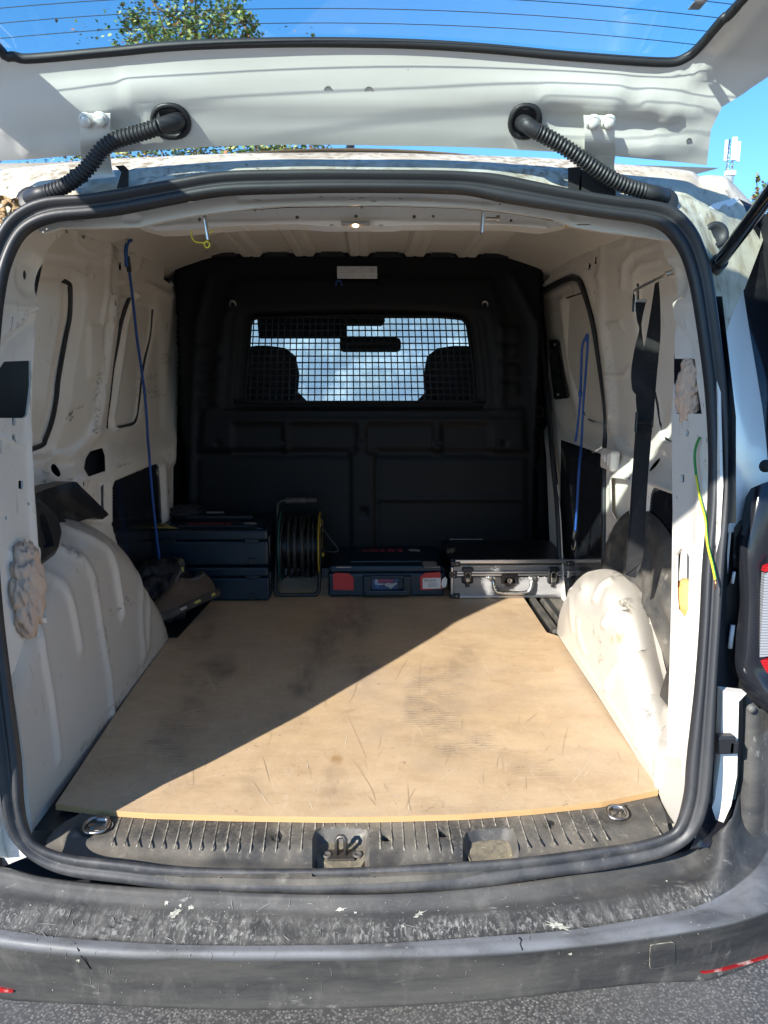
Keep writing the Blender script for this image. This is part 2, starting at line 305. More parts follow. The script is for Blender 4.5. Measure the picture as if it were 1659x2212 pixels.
M['navyd'] = new_mat('dark_navy_plastic', (.003, .007, .012), .4)
M['red'] = new_mat('red_plastic', (.42, .018, .016), .4)
M['redt'] = new_mat('red_print', (.45, .015, .02), .5)
M['redd'] = new_mat('dull_red_letters', (.20, .012, .016), .5)
M['label'] = new_mat('label_paper', (.62, .58, .54), .6, layers=[((.3, .25, .22), .4, ('n', 30, .55, .7, 4))])
M['lblue'] = new_mat('label_blue', (.01, .03, .09), .4, layers=[((.03, .14, .3), .8, ('n', 26, .5, .65, 3))])
M['ink'] = new_mat('ink', (.03, .02, .02), .6)
M['grey'] = new_mat('grey_sticker', (.30, .29, .28), .4)
M['yellow'] = new_mat('yellow_plastic', (.30, .21, .012), .5)
M['yelst'] = new_mat('yellow_sticker', (.42, .34, .07), .5)
M['teal'] = new_mat('teal_plastic', (.012, .07, .06), .45)
M['cable'] = new_mat('black_cable', (.012, .012, .013), .45)
M['blue'] = new_mat('blue_cord', (.008, .085, .34), .6, layers=[((.01, .02, .1), .6, ('w', 120, .4, .6, 'Z', 1))])
M['web'] = new_mat('webbing', (.022, .023, .026), .75, bump=[(('w', 160, .3, .7, 'Z', 0), .3, .0008)], layers=[((.12, .11, .1), .3, ('n', 20, .5, .75, 6))])
M['cloth'] = new_mat('beige_rag', (.60, .44, .33), .9, layers=[((.36, .26, .2), .4, ('n', 14, .45, .7, 5))], bump=[(('n', 250, .3, .7, 3), .25, .001)])
M['foam'] = new_mat('tan_foam', (.62, .36, .12), .8, layers=[((.4, .2, .06), .4, ('n', 30, .5, .7, 5))])
M['black_cloth'] = new_mat('black_fabric', (.014, .014, .016), .7, bump=[(('n', 60, .3, .7, 4), .5, .003)])
M['suede'] = new_mat('brown_suede', (.07, .045, .03), .85, layers=[((.13, .09, .06), .6, ('n', 14, .4, .7, 6))])
M['suedeg'] = new_mat('grey_suede', (.09, .085, .08), .85)
M['sole'] = new_mat('shoe_sole', (.025, .022, .02), .7, layers=[((.14, .11, .08), .5, ('n', 25, .45, .7, 6))])
M['insole'] = new_mat('tan_insole', (.30, .22, .14), .8)
M['white'] = new_mat('white_plastic', (.7, .7, .7), .4)
M['lens'] = new_mat('clear_lens', (.26, .27, .29), .12, bump=[(('w', 60, .2, .8, 'Z', 0), .5, .003)], coat=1)
M['lensr'] = new_mat('red_lens', (.38, .006, .008), .12, bump=[(('w', 60, .2, .8, 'Z', 0), .4, .003)], coat=1)
M['lamp'] = new_mat('dome_lamp', (.9, .8, .6), .4, emit=((1, .62, .25), 9))
M['green'] = new_mat('green_wire', (.02, .22, .04), .4)
M['gyel'] = new_mat('yellow_wire', (.7, .6, .03), .4)
M['copper'] = new_mat('copper', (.6, .25, .12), .35, 1)
M['asphalt'] = new_mat('asphalt', (.125, .122, .117), .85, layers=[((.30, .285, .265), .8, ('vc', 150, .55, .95), ('v', 150, .55, .25)), ((.030, .030, .032), .8, ('v', 150, .34, .62)), ((.16, .10, .07), .4, ('n', 60, .62, .7, 4)), ((.12, .117, .112), .5, ('n', 2, .4, .7, 5))], bump=[(('v', 150, .1, .55), -1, .006), (('n', 500, .3, .7, 3), .4, .001)])
M['seatc'] = new_mat('seat_fabric', (.02, .02, .024), .8)
M['cab'] = new_mat('cab_trim', (.05, .052, .055), .7)
M['wall'] = new_mat('pale_render', (.22, .27, .30), .8, layers=[((.62, .68, .70), .8, ('n', 1.5, .50, .68, 6)), ((.10, .14, .2), .6, ('n', 1.1, .55, .7, 4))])
M['leaf'] = new_mat('leaf_green', (.17, .25, .07), .55); M['leaf2'] = new_mat('leaf_yellow', (.34, .36, .12), .55); M['leaf3'] = new_mat('leaf_dark', (.09, .15, .04), .6); M['leaf4'] = new_mat('leaf_rust', (.28, .12, .05), .6)
M['bark'] = new_mat('bark', (.12, .09, .06), .9)
M['dead'] = new_mat('dead_leaf', (.36, .24, .12), .8, vary=.6)
def glass(name, tint, gl=.06, dust=0.):
    m = bpy.data.materials.new(name); m.use_nodes = True; t = m.node_tree; t.nodes.remove(t.nodes['Principled BSDF']); N = t.nodes.new; K = t.links.new
    a = N('ShaderNodeBsdfTransparent'); a.inputs[0].default_value = (*tint, 1); g = N('ShaderNodeBsdfGlossy'); g.inputs['Roughness'].default_value = .02
    s = N('ShaderNodeMixShader'); s.inputs[0].default_value = gl; K(a.outputs[0], s.inputs[1]); K(g.outputs[0], s.inputs[2])
    out = s
    if dust:
        d = N('ShaderNodeBsdfTranslucent'); d.inputs[0].default_value = (.8, .85, .9, 1); s2 = N('ShaderNodeMixShader'); n = N('ShaderNodeTexNoise'); n.inputs['Scale'].default_value = 5; n.inputs['Detail'].default_value = 6
        r = N('ShaderNodeMapRange'); r.inputs[1].default_value = .4; r.inputs[2].default_value = .8; r.inputs[3].default_value = dust*.4; r.inputs[4].default_value = dust*2.2
        K(n.outputs[0], r.inputs[0]); K(r.outputs[0], s2.inputs[0]); K(s.outputs[0], s2.inputs[1]); K(d.outputs[0], s2.inputs[2]); out = s2
    K(out.outputs[0], t.nodes['Material Output'].inputs[0]); return m
M['glass'] = glass('tinted_glass', (.80, .93, .90)); M['screen'] = glass('windscreen_glass', (.8, .9, .93), dust=.12)

M['tread'] = new_mat('dusty_tread_rib', (.07, .066, .058), .7, layers=[((.36, .33, .27), .85, ('n', 60, .38, .62, 5))])
M['redlow'] = new_mat('bumper_reflector', (.25, .008, .01), .3, layers=[((.6, .5, .45), .7, ('n', 30, .5, .65, 4))])
M['dust'] = new_mat('sandy_dust', (.17, .145, .10), .9, layers=[((.07, .065, .055), .7, ('n', 60, .45, .65, 6)), ((.4, .36, .26), .6, ('n', 200, .62, .68, 3))])
M['dots'] = new_mat('plaster_specks', (.36, .35, .30), .9)
M['scr_d'] = new_mat('dark_scratch', (.37, .27, .17), .7); M['scr_l'] = new_mat('light_scratch', (.66, .55, .41), .6); M['scr_g'] = new_mat('grey_scratch', (.15, .145, .135), .7)
def scratches(name, curves, mp, wd, mat, parent, nrm_=(0, 0, 1), lift=.0005):
    mb = MB(); n_ = np.array(nrm_, float)
    for i, c in enumerate(curves):
        P = mp(cat_rom(c, 5)); 
        if P is None or len(P) < 2: continue
        P = np.array(P)+n_*lift*(1+.13*(i % 7)); T = np.gradient(P, axis=0); S = np.cross(T, n_); S /= np.linalg.norm(S, axis=1)[:, None]+1e-9
        w_ = wd[i % len(wd)]*np.sin(np.linspace(.15, 3.0, len(P)))[:, None]; mb.loft([(P-S*w_).tolist(), (P+S*w_).tolist()], sm=False)
    o = mb.build(name, mat, parent); o['kind'] = 'stuff'; return o
def rand_curves(n, box, lmin, lmax, ang, seed, bend=.08, inside=None):
    r_ = random.Random(seed); out = []
    while len(out) < n:
        x = r_.uniform(box[0], box[2]); y = r_.uniform(box[1], box[3]); L_ = r_.uniform(lmin, lmax)*r_.random()**.6; a = math.radians(r_.gauss(*ang)); k = r_.uniform(-bend, bend)*L_
        c = [(x, y), (x+math.cos(a)*L_*.5-math.sin(a)*k, y+math.sin(a)*L_*.5+math.cos(a)*k), (x+math.cos(a)*L_, y+math.sin(a)*L_)]
        if inside is None or inpoly(np.array(c), inside).all(): out.append(c)
    return out
M['dsteel'] = new_mat('dark_steel', (.12, .11, .10), .45, .8)
M['car'] = new_mat('car_white', (.75, .77, .8), .3, coat=.5)
M['cglass'] = new_mat('car_glass', (.03, .05, .06), .08)
M['mgrey'] = new_mat('mid_grey_plastic', (.10, .10, .095), .6)
# ------------------------------------------------------------ ground and far surroundings
g = MB(); N_ = 40
g.add([(-900, -900, 0), (900, -900, 0), (900, 900, 0), (-900, 900, 0)], [(0, 1, 2, 3)]); tag(g.build('asphalt_ground', M['asphalt']), kind='structure')
van = thing('cargo_van', 'white panel van with its tailgate raised, cargo bay open and bumper scuffed', 'van', (0, 3, 0))
# ------------------------------------------------------------ outer shell that closes the bay
def quad(name, pts, mat, parent=van, th=(0, 0, .01)): return MB().prism(pts, th).build(name, mat, parent)
quad('outer_panel', [(-.87, 1.62, .35), (-.87, 5.3, .35), (-.84, 5.3, 1.5), (-.78, 4.2, 1.78), (-.78, 2.1, 1.78), (-.80, 1.66, 1.70), (-.85, 1.62, 1.3)], M['paint'], th=(-.01, 0, 0))
quad('outer_panel', [(.87, 1.62, .35), (.87, 5.3, .35), (.84, 5.3, 1.5), (.78, 4.2, 1.78), (.78, 2.1, 1.78), (.80, 1.66, 1.70), (.85, 1.62, 1.3)], M['paint'], th=(.01, 0, 0))
quad('underbody', [(-.86, 1.3, .36), (.86, 1.3, .36), (.86, 5.6, .36), (-.86, 5.6, .36)], M['dark'])
MB().loft([[(x, Y, z-.20*x*x-.1*abs(x)**6) for x in np.linspace(-.82, .82, 25)] for Y, z in ((1.61, 1.862), (1.8, 1.892), (2.1, 1.915), (2.6, 1.935), (3.4, 1.94), (4.1, 1.92))]).build('roof_skin', M['paint'], van)
# ------------------------------------------------------------ load floor
fl = MB(); fl.add([(-.77, 1.335, .578), (.77, 1.335, .578), (.77, 3.14, .578), (-.77, 3.14, .578)], [(0, 1, 2, 3)]); fl.build('load_floor', M['plastic'], van)
a, b = onZ([(1152, 1290), (1182, 1362)], .597)
for dx in (.0, .045):
    MB().box(((a[0]+b[0])/2+.012+dx*1.1, (a[1]+b[1])/2+.07, .592), (.022, .52, .014), bev=.003).build('floor_rail', M['plastic'] if dx else M['sill'], van)
MB().box((.715, 2.62, .588), (.085, .34, .02), bev=.004).build('floor_mat', M['sill'], van)
# ------------------------------------------------------------ plywood board
def P3(*p): return proj([p])[0]
bo = [(120, 1737), (200, 1748), (330, 1757), (500, 1762), (700, 1765), (830, 1764), (1000, 1759), (1150, 1748), (1300, 1732), (1422, 1707), (1420, 1700), (1206, 1374), (1181, 1366), (1131, 1291)]
e1 = P3(.625, 3.05, .6); e2 = P3(-.56, 3.05, .6); bo += [tuple(e1), tuple(e2), (457, 1297), (384, 1378), (366, 1378), (276, 1503)]
def inflate_(poly, k): c = np.mean(poly, 0); return [tuple(c+(np.array(p)-c)*k) for p in poly]
board_root = thing('plywood_board', 'scratched tan plywood board laid over the load floor, half in sun', 'board', (0, 2.1, .588))
grime = [('p', ell(760, 1340, 40, 45, 10), .8, 60), ('p', ell(690, 1400, 30, 60, 15), .75, 50), ('p', ell(775, 1445, 26, 25), .6, 40), ('p', ell(655, 1480, 24, 22), .9, 34), ('p', ell(475, 1440, 34, 24, -10), .7, 30), ('p', ell(1005, 1432, 36, 18), .5, 30), ('p', ell(420, 1375, 50, 12, -20), .45, 30), ('p', ell(355, 1600, 40, 30, -30), .35, 60), ('p', ell(720, 1700, 22, 50), .35, 30), ('p', ell(545, 1695, 22, 50), .35, 30), ('p', ell(1070, 1750, 200, 12), .15, 30), ('p', ell(940, 1600, 60, 60), .22, 60)]
prints = [('p', ell(620, 1560, 60, 30), .5, 30), ('p', [(1080, 1640), (1200, 1620), (1230, 1690), (1090, 1700)], .5, 30), ('p', [(300, 1640), (430, 1400), (500, 1400), (500, 1460), (400, 1640)], .9, 30), ('p', [(960, 1395), (1010, 1395), (1010, 1560), (950, 1600), (890, 1580), (870, 1480)], .75, 40), ('p', [(950, 1570), (1060, 1560), (1070, 1620), (940, 1640)], .8, 24), ('p', [(880, 1480), (940, 1480), (940, 1560), (880, 1570)], .8, 20), ('p', [(340, 1370), (460, 1340), (470, 1400), (340, 1420)], .8, 20)]
rust = [('p', ell(733, 1635, 9, 16), 1, 12), ('p', ell(1055, 1468, 14, 8), .6, 10), ('p', ell(1180, 1380, 60, 30, 30), .35, 40)]
sheet('board_face', bo, mapZ(.6), 7, M['board'], board_root, thick=(0, 0, -.012), paint={0: grime, 1: prints, 2: rust}, rim=M['edge'], flat=True)
bi = inflate_(bo, .985)
scratches('scratches', rand_curves(90, (150, 1310, 1400, 1755), 8, 90, (78, 34), 1, .06, bi)+rand_curves(16, (150, 1310, 1400, 1755), 20, 110, (8, 14), 2, .04, bi)+[[(745, 1530), (775, 1600), (792, 1640)], [(610, 1395), (650, 1480), (656, 1500)], [(600, 1400), (640, 1440), (645, 1480)], [(915, 1400), (905, 1470), (910, 1520)], [(735, 1360), (740, 1400), (725, 1440)], [(760, 1640), (800, 1700), (812, 1735)]], mapZ(.6), (.0003, .0005, .00025, .0006, .0003), M['scr_d'], board_root)
scratches('scratches', rand_curves(70, (150, 1330, 1400, 1755), 8, 70, (70, 50), 3, .1, bi)+rand_curves(10, (150, 1450, 1400, 1750), 30, 160, (-4, 8), 4, .02, bi), mapZ(.6), (.0004, .0007, .0005), M['scr_l'], board_root)
# ------------------------------------------------------------ side walls
def inflate(poly, k): c = np.mean(poly, 0); return [tuple(c+(np.array(p)-c)*k) for p in poly]
WL = [(-80, 480), (60, 470), (130, 482), (300, 489), (357, 545), (353, 603), (395, 634), (390, 699), (378, 790), (375, 900), (374, 1100), (372, 1330), (300, 1420), (-80, 1600)]
blankA = [(-60, 590), (88, 603), (140, 605), (153, 610), (158, 622), (157, 682), (133, 815), (128, 862), (118, 912), (104, 950), (92, 961), (62, 974), (-60, 1000)]
blankC = [(263, 640), (284, 643), (325, 657), (334, 667), (328, 725), (310, 815), (304, 870), (297, 909), (288, 918), (253, 925), (233, 925), (240, 860), (249, 780), (259, 715)]
polyhole = [(197, 975), (225, 967), (231, 985), (232, 1017), (195, 1030), (184, 1012), (188, 990)]
lpanel = [(242, 1052), (247, 1040), (343, 999), (350, 1008), (354, 1060), (357, 1120), (345, 1330), (300, 1330), (242, 1125)]
holesL = [ell(181, 502, 4.5, 14), ell(283, 537, 3.5, 12.5), ell(342, 562, 3, 11), ell(244, 655, 2, 6), rect(142, 496, 146, 504), rect(171.5, 489, 174, 495), rect(197, 510, 200, 518), rect(213, 500, 215, 506), rect(257, 568, 263, 583), rect(317, 534, 321, 546), rect(252, 537, 254.5, 543), rect(333, 552, 335, 556), rect(239, 630, 242, 637), rect(246, 630, 248, 636),
          polyhole, ell(127, 1016, 8, 17, -38), ell(182, 1045, 2.6, 5.5), [(222, 1052), (226, 1044), (226, 1115), (223, 1112)], rect(229, 1028, 231, 1042), rect(222.5, 829, 224, 850), rect(263.5, 527, 265, 545), rect(267, 538, 269, 542), rect(232, 684, 233.5, 698), rect(240, 684, 242, 698)]
featsL = [('p', blankA, -.012, 7), ('p', blankC, -.012, 6), ('p', rect(190, 702, 222, 817, 8), .004, 6), ('p', [(95, 585), (150, 595), (165, 610), (180, 640), (172, 690), (150, 820), (140, 900), (120, 950), (100, 985), (-60, 1010), (-60, 570)], -.006, 14),
          ('l', [(163, 495), (165, 525), (185, 540), (230, 555), (236, 590), (231, 640), (222, 700)], .004, 5), ('l', [(233, 500), (236, 520), (235, 570)], .005, 6), ('l', [(305, 525), (303, 560), (298, 578)], .005, 5), ('l', [(95, 545), (160, 555), (215, 568)], .003, 6), ('l', [(95, 575), (155, 582), (185, 600)], .003, 5), ('l', [(268, 610), (290, 606), (330, 620), (360, 640)], .007, 8),
          ('l', [(246, 640), (243, 700), (228, 815), (220, 880), (207, 940)], .009, 9), ('l', [(294, 638), (290, 658), (278, 690), (262, 800), (246, 900), (250, 925)], .016, 5), ('p', [(275, 600), (392, 636), (376, 1000), (352, 990), (345, 720), (330, 630)], .008, 10), ('l', [(384, 640), (374, 780), (368, 1000)], .012, 7),
          ('l', [(241, 1125), (239, 1046), (246, 1034), (345, 992), (356, 1005), (360, 1120)], .006, 5), ('p', lpanel, -.012, 4), ('l', [(70, 1000), (150, 985), (185, 960), (205, 930)], .008, 14), ('p', ell(128, 1016, 26, 30, -38), -.008, 16), ('p', rect(186, 1038, 224, 1130, 6), -.008, 5), ('p', inflate(polyhole, 1.15), -.004, 6)]
wallL = sheet('side_panel', WL, mapW(-1), 3.6, M['paint'], van, holesL, featsL, disp=(1, 0, 0), thick=(-.0025, 0, 0), paint={0: [('p', ell(154, 895, 7, 11), 1, 5), ('p', ell(160, 880, 4, 3), 1, 3), ('p', ell(175, 878, 14, 3, -20), .9, 4), ('p', ell(320, 815, 22, 5), .55, 10), ('p', ell(328, 845, 26, 18), .45, 22), ('p', ell(355, 775, 10, 12), .5, 10), ('p', ell(100, 1022, 9, 5), .8, 5), ('p', ell(95, 1045, 12, 4, -12), .8, 5), ('p', ell(160, 1035, 8, 4), .6, 5), ('p', ell(270, 1005, 18, 3, -22), .7, 5), ('l', [(213, 800), (208, 870), (203, 940)], .6, 3), ('p', ell(195, 1000, 6, 40), .4, 10)], 2: [('l', [(212, 800), (207, 880), (203, 960)], .7, 2.5)], 1: [('p', ell(270, 960, 30, 14), .5, 20), ('p', ell(140, 990, 60, 16), .35, 24)]})
def wpl(pts, s, off): return mapW(s)(pts)+np.array([-s*off, 0, 0])
def line_on(name, px, s, r, mat, off=.002, n=6, closed=False, parent=van): P = wpl(cat_rom(px, 5, closed), s, off); return MB().tube(P.tolist(), r, n, closed=closed).build(name, mat, parent)
line_on('gasket', [(60, 976), (97, 962), (104, 951), (118, 912), (128, 862), (133, 815), (148, 730), (157, 682), (158, 622), (153, 611), (144, 607)], -1, .0065, M['rubber'], -.008)
line_on('gasket', [(283, 644), (267, 692), (257, 745), (247, 799), (240, 860), (234, 905), (233, 925)], -1, .007, M['rubber'], -.006)
line_on('gasket', [(333, 668), (328, 725), (318, 770), (310, 815), (304, 870), (298, 905), (288, 917), (253, 925)], -1, .006, M['rubber'], -.008)
sheet('lower_trim_panel', inflate(lpanel, .985), lambda P: mapW(-1)(P)+np.array([-.009, 0, 0]), 8, M['gloss'], van, disp=(1, 0, 0))
# cavity liners behind each wall (dark space between the skins)
sheet('inner_cavity', [(-150, 470), (60, 462), (130, 474), (300, 484), (350, 540), (372, 634), (372, 900), (364, 1330), (-150, 1600)], mapW(-1, .045), 22, M['dark'], van)
sheet('inner_cavity', [(1700, 462), (1500, 466), (1440, 472), (1300, 470), (1194, 540), (1194, 632), (1190, 900), (1210, 1330), (1700, 1600)], mapW(1, .047), 22, M['dark'], van)
# right wall
WR = [(1590, 470), (1500, 474), (1440, 480), (1300, 476), (1186, 547), (1189, 602), (1153, 632), (1156, 665), (1174, 799), (1188, 985), (1201, 1050), (1208, 1180), (1214, 1330), (1300, 1420), (1590, 1500)]
door = [(1153, 640), (1158, 632), (1200, 607), (1235, 592), (1250, 594), (1262, 606), (1286, 682), (1303, 799), (1314, 899), (1311, 965), (1309, 1050), (1308, 1320), (1224, 1340), (1216, 1240), (1211, 1130), (1204, 1050), (1190, 985), (1177, 799), (1159, 665)]
slotR = [(1321, 1037), (1324, 1032), (1348, 1034), (1363, 1046), (1364, 1060), (1362, 1118), (1356, 1132), (1332, 1121), (1323, 1105)]
blankD = [(1371, 606), (1416, 596), (1600, 575), (1600, 965), (1456, 959), (1434, 950), (1421, 917), (1412, 862), (1395, 800), (1376, 700)]
rpanel = [(1398, 1058), (1403, 1050), (1500, 1085), (1560, 1110), (1600, 1500), (1380, 1400), (1360, 1250), (1390, 1150)]
holesR = [door, ell(1341, 503, 4.3, 13.5), ell(1286, 522, 3.6, 13), ell(1250, 536, 3, 12), ell(1199, 562, 2.6, 10.5), rect(1217, 534, 1220, 545), rect(1283, 555, 1289, 570), rect(1270, 568, 1276, 582), rect(1324, 511, 1327, 518), rect(1311, 502, 1313, 507), rect(1371, 498, 1375, 505), rect(1346, 491, 1348.5, 496), ell(1280, 633, 1.6, 4), ell(1287, 631, 1.2, 3.4), ell(1293, 631, 1.2, 3.4), ell(1290, 653, 1.8, 6), rect(1276, 538, 1278.5, 544),
          slotR, ell(1315, 1158, 3.6, 10.5), ell(1314, 1208, 4, 7), ell(1316, 1191, 1.2, 2), ell(1359, 1033, 1.8, 6), rect(1314, 1018, 1316, 1031), ell(1314.5, 1051, 1.2, 2.4), rect(1315, 820, 1316.5, 842), ell(1408, 1004, 4.5, 19, 40)]
featsR = [('p', blankD, -.012, 7), ('l', [(1352, 492), (1357, 522), (1350, 532), (1317, 540)], .004, 5), ('l', [(1297, 505), (1301, 540), (1298, 575), (1292, 600)], .005, 6), ('l', [(1232, 525), (1237, 560), (1233, 585), (1205, 600)], .004, 5), ('l', [(1420, 530), (1370, 545), (1348, 570), (1345, 620)], .006, 6), ('l', [(1420, 565), (1385, 572), (1370, 590)], .005, 6), ('l', [(1410, 515), (1375, 522)], .004, 4),
          ('l', [(1298, 600), (1300, 660), (1318, 800), (1325, 900)], .006, 8), ('l', [(1316, 700), (1338, 697), (1345, 710)], .004, 4), ('l', [(1315, 812), (1350, 812), (1360, 795)], .004, 4), ('l', [(1168, 619), (1238, 583), (1262, 590), (1276, 620), (1300, 715), (1316, 850), (1322, 930)], .008, 9),
          ('p', inflate(slotR, 1.18), .004, 6), ('p', rpanel, -.012, 5), ('l', [(1395, 1060), (1402, 1042), (1450, 1060), (1520, 1090)], .006, 6), ('l', [(1330, 950), (1345, 980), (1370, 990)], .006, 8), ('p', ell(1412, 1000, 14, 30, 40), -.007, 12)]
sheet('side_panel', WR, mapW(1), 3.6, M['paint'], van, holesR, featsR, disp=(-1, 0, 0), thick=(.003, 0, 0), paint={0: [('l', [(1316, 700), (1322, 850), (1330, 950)], .3, 2), ('p', ell(1380, 980, 16, 10), .5, 10)], 1: [('p', ell(1400, 1000, 40, 20), .3, 20)]})
line_on('gasket', [(1372, 612), (1377, 700), (1395, 800), (1412, 862), (1421, 917), (1434, 950), (1456, 959)], 1, .0045, M['rubber'], -.009)
sheet('lower_trim_panel', inflate(rpanel, .985), lambda P: mapW(1)(P)+np.array([.009, 0, 0]), 8, M['gloss'], van, disp=(-1, 0, 0))
# back skins seen through the slots
sheet('slot_backing', [(182, 1036), (222.5, 1036), (222.5, 1130), (182, 1130)], mapW(-1, .016), 12, M['blank'], van)
sheet('slot_backing', [(1328, 1026), (1372, 1040), (1372, 1140), (1328, 1130)], mapW(1, .020), 12, M['blank'], van)
# sliding door on the right, seen inside its opening
dmap = lambda P: mapW(1, .03)(P)
blankS = [(1219, 652), (1223, 643), (1266, 630), (1274, 640), (1278, 660), (1296, 732), (1309, 860), (1312, 915), (1272, 908), (1258, 890), (1250, 860), (1233, 765)]
doorout = [(1140, 640), (1240, 570), (1285, 600), (1300, 680), (1320, 799), (1330, 899), (1326, 1340), (1196, 1340), (1190, 1240), (1180, 985)]
sd = sheet('sliding_door', doorout, dmap, 4.5, M['paint'], van, feats=[('p', blankS, -.012, 5), ('l', [(1212, 650), (1220, 700), (1226, 770), (1244, 870), (1252, 905)], .008, 6), ('l', [(1176, 640), (1240, 612), (1262, 625)], .007, 6), ('l', [(1200, 880), (1215, 915), (1240, 945), (1306, 985)], .006, 6), ('p', [(1216, 955), (1306, 980), (1306, 1340), (1212, 1340)], -.004, 5)], disp=(-1, 0, 0))
dln = lambda nm, px, r, mt, off, cl=False, par=sd: MB().tube((dmap(cat_rom(px, 5, cl))+np.array([-off, 0, 0])).tolist(), r, 6, closed=cl).build(nm, mt, par)
dln('window_blank_edge', blankS, .0035, M['rubber'], -.006, True)
sheet('lower_trim', [(1214, 950), (1305, 982), (1312, 1335), (1216, 1338), (1210, 1240)], lambda P: dmap(P)+np.array([-.004, 0, 0]), 9, M['gloss'], sd)
plate = [(1192, 738), (1195, 735), (1209, 733), (1213, 738), (1218, 770), (1233, 856), (1231, 860), (1206, 863), (1203, 858), (1195, 790)]
sheet('handle_plate', plate, lambda P: dmap(P)+np.array([-.014, 0, 0]), 5, M['plastic'], sd, holes=[[(1196, 757), (1201, 754), (1207, 754), (1211, 760), (1219, 800), (1215, 806), (1206, 806), (1201, 800)]], disp=(-1, 0, 0), thick=(.008, 0, 0), feats=[('p', rect(1207, 812, 1216, 826, 2), .004, 3)])
sheet('handle_recess', [(1193, 750), (1214, 750), (1221, 810), (1198, 810)], lambda P: dmap(P)+np.array([-.010, 0, 0]), 8, M['dark'], sd)
for q in ((1206, 744), (1213, 852)):
    c = dmap([q])[0]; MB().cyl(c+[-.014, 0, 0], c+[-.0175, 0, 0], .006, 12).build('screw', M['steel'], sd)
sl1 = MB(); P = wpl(cat_rom([(1157, 1000)]+[(1150, 640), (1156, 634), (1200, 609), (1235, 594), (1250, 596), (1261, 608), (1284, 684), (1301, 799), (1312, 899), (1309, 965), (1307, 1050), (1306, 1235)][0:], 5), 1, .006)
P = wpl(cat_rom([(1213, 1230), (1207, 1100), (1196, 990), (1184, 850), (1170, 720), (1161, 655), (1172, 634), (1205, 613), (1235, 600), (1248, 602), (1258, 614), (1281, 690), (1299, 800), (1311, 899), (1309, 965), (1308, 1050), (1307, 1235)], 5), 1, .004)
n_ = len(P); k_ = int(n_*.6)
MB().tube(P.tolist(), [.011-.003*float(ss((i/n_-.5)/.25)) for i in range(n_)], 8).build('door_seal', M['rubber'], van)
# ------------------------------------------------------------ rear door pillars
PL = [(-95, 1050), (-80, 850), (-50, 690), (-30, 610), (-10, 555), (25, 505), (62, 480), (100, 466), (150, 468), (133, 509), (112, 525), (100, 542), (90, 582), (80, 640), (75, 700), (66, 760), (62, 830), (63, 974), (70, 1060), (75, 1150), (84, 1250), (96, 1400), (110, 1560), (122, 1700), (128, 1760), (92, 1850), (50, 1856), (-20, 1850), (-70, 1740), (-100, 1560), (-110, 1350)]
winL = [(12, 781), (62, 779), (61, 832), (56, 896), (52, 903), (33, 903), (33, 919), (27, 919), (26, 903), (-60, 903), (-30, 849), (5, 792)]
holeP = [winL, ell(30, 946, 4, 9), ell(67, 594, 4, 11), rect(40, 1038, 50, 1056, 2, 2), ell(61, 1088, 2, 4), ell(13, 1119, 2.3, 5.5), ell(61, 1418, 2, 5), rect(93.5, 1440, 95, 1462), [(26, 684), (29, 684), (26, 715), (24, 715)], rect(1, 950, 3.5, 980), [(30, 1210), (84, 1205), (90, 1335), (36, 1340)], rect(60, 1505, 61.5, 1520), ell(78, 1660, 2, 3.5)]
featP = [('p', ell(66, 597, 26, 42), -.012, 18), ('l', [(5, 657), (40, 663), (78, 665)], .004, 5), ('l', [(-40, 850), (20, 740), (68, 700)], -.006, 14), ('l', [(75, 660), (66, 760), (60, 900), (67, 1060), (80, 1250), (98, 1420)], .006, 5), ('l', [(-5, 940), (50, 965), (60, 940)], .003, 4), ('p', [(18, 1190), (98, 1180), (100, 1350), (28, 1356)], .004, 8), ('l', [(42, 1690), (70, 1675), (104, 1650)], -.004, 3), ('l', [(108, 1650), (112, 1720), (120, 1760)], -.004, 4)]
sheet('rear_pillar', PL, mapX(-.632), 5, M['paint'], van, holeP, featP, disp=(1, 0, 0), thick=(-.004, 0, 0), paint={0: [('p', ell(48, 697, 14, 10), .8, 6), ('l', [(36, 690), (70, 672)], .8, 3), ('p', ell(50, 1180, 12, 16), .35, 12), ('l', [(95, 1600), (70, 1640)], .6, 3), ('p', ell(90, 1700, 16, 30), .6, 20), ('p', ell(60, 1500, 3, 20), .5, 5)], 1: [('p', ell(80, 1700, 40, 60), .7, 40), ('p', ell(26, 960, 20, 6), .6, 6)]})
PR = [(1556, 1050), (1551, 850), (1537, 700), (1520, 612), (1502, 555), (1480, 515), (1462, 490), (1440, 468), (1400, 472), (1412, 500), (1428, 530), (1440, 560), (1450, 610), (1456, 700), (1458, 800), (1450, 900), (1451, 980), (1453, 1100), (1450, 1300), (1446, 1450), (1442, 1560), (1440, 1700), (1445, 1790), (1470, 1830), (1490, 1800), (1507, 1730), (1524, 1560), (1538, 1350)]
winR = [(1453, 775), (1496, 775), (1503, 809), (1516, 894), (1486, 894), (1486, 909), (1481, 909), (1481, 894), (1459, 894)]
capR = [(1476, 1184), (1490, 1193), (1497, 1204), (1494, 1317), (1483, 1337), (1466, 1315), (1463, 1267), (1465, 1200)]
holePR = [winR, ell(1484, 935, 3.6, 8.5), rect(1470, 1025, 1478, 1042, 2, 2), ell(1461, 1074, 2, 4), ell(1503, 1103, 1.6, 3.6), [(1477, 684), (1479, 684), (1482, 711), (1480, 711)], capR, ell(1470, 1397, 1.6, 4), ell(1464, 1662, 1.6, 4), ell(1438, 596, 3.5, 7), [(1506, 940), (1508, 940), (1507, 975), (1505, 975)]]
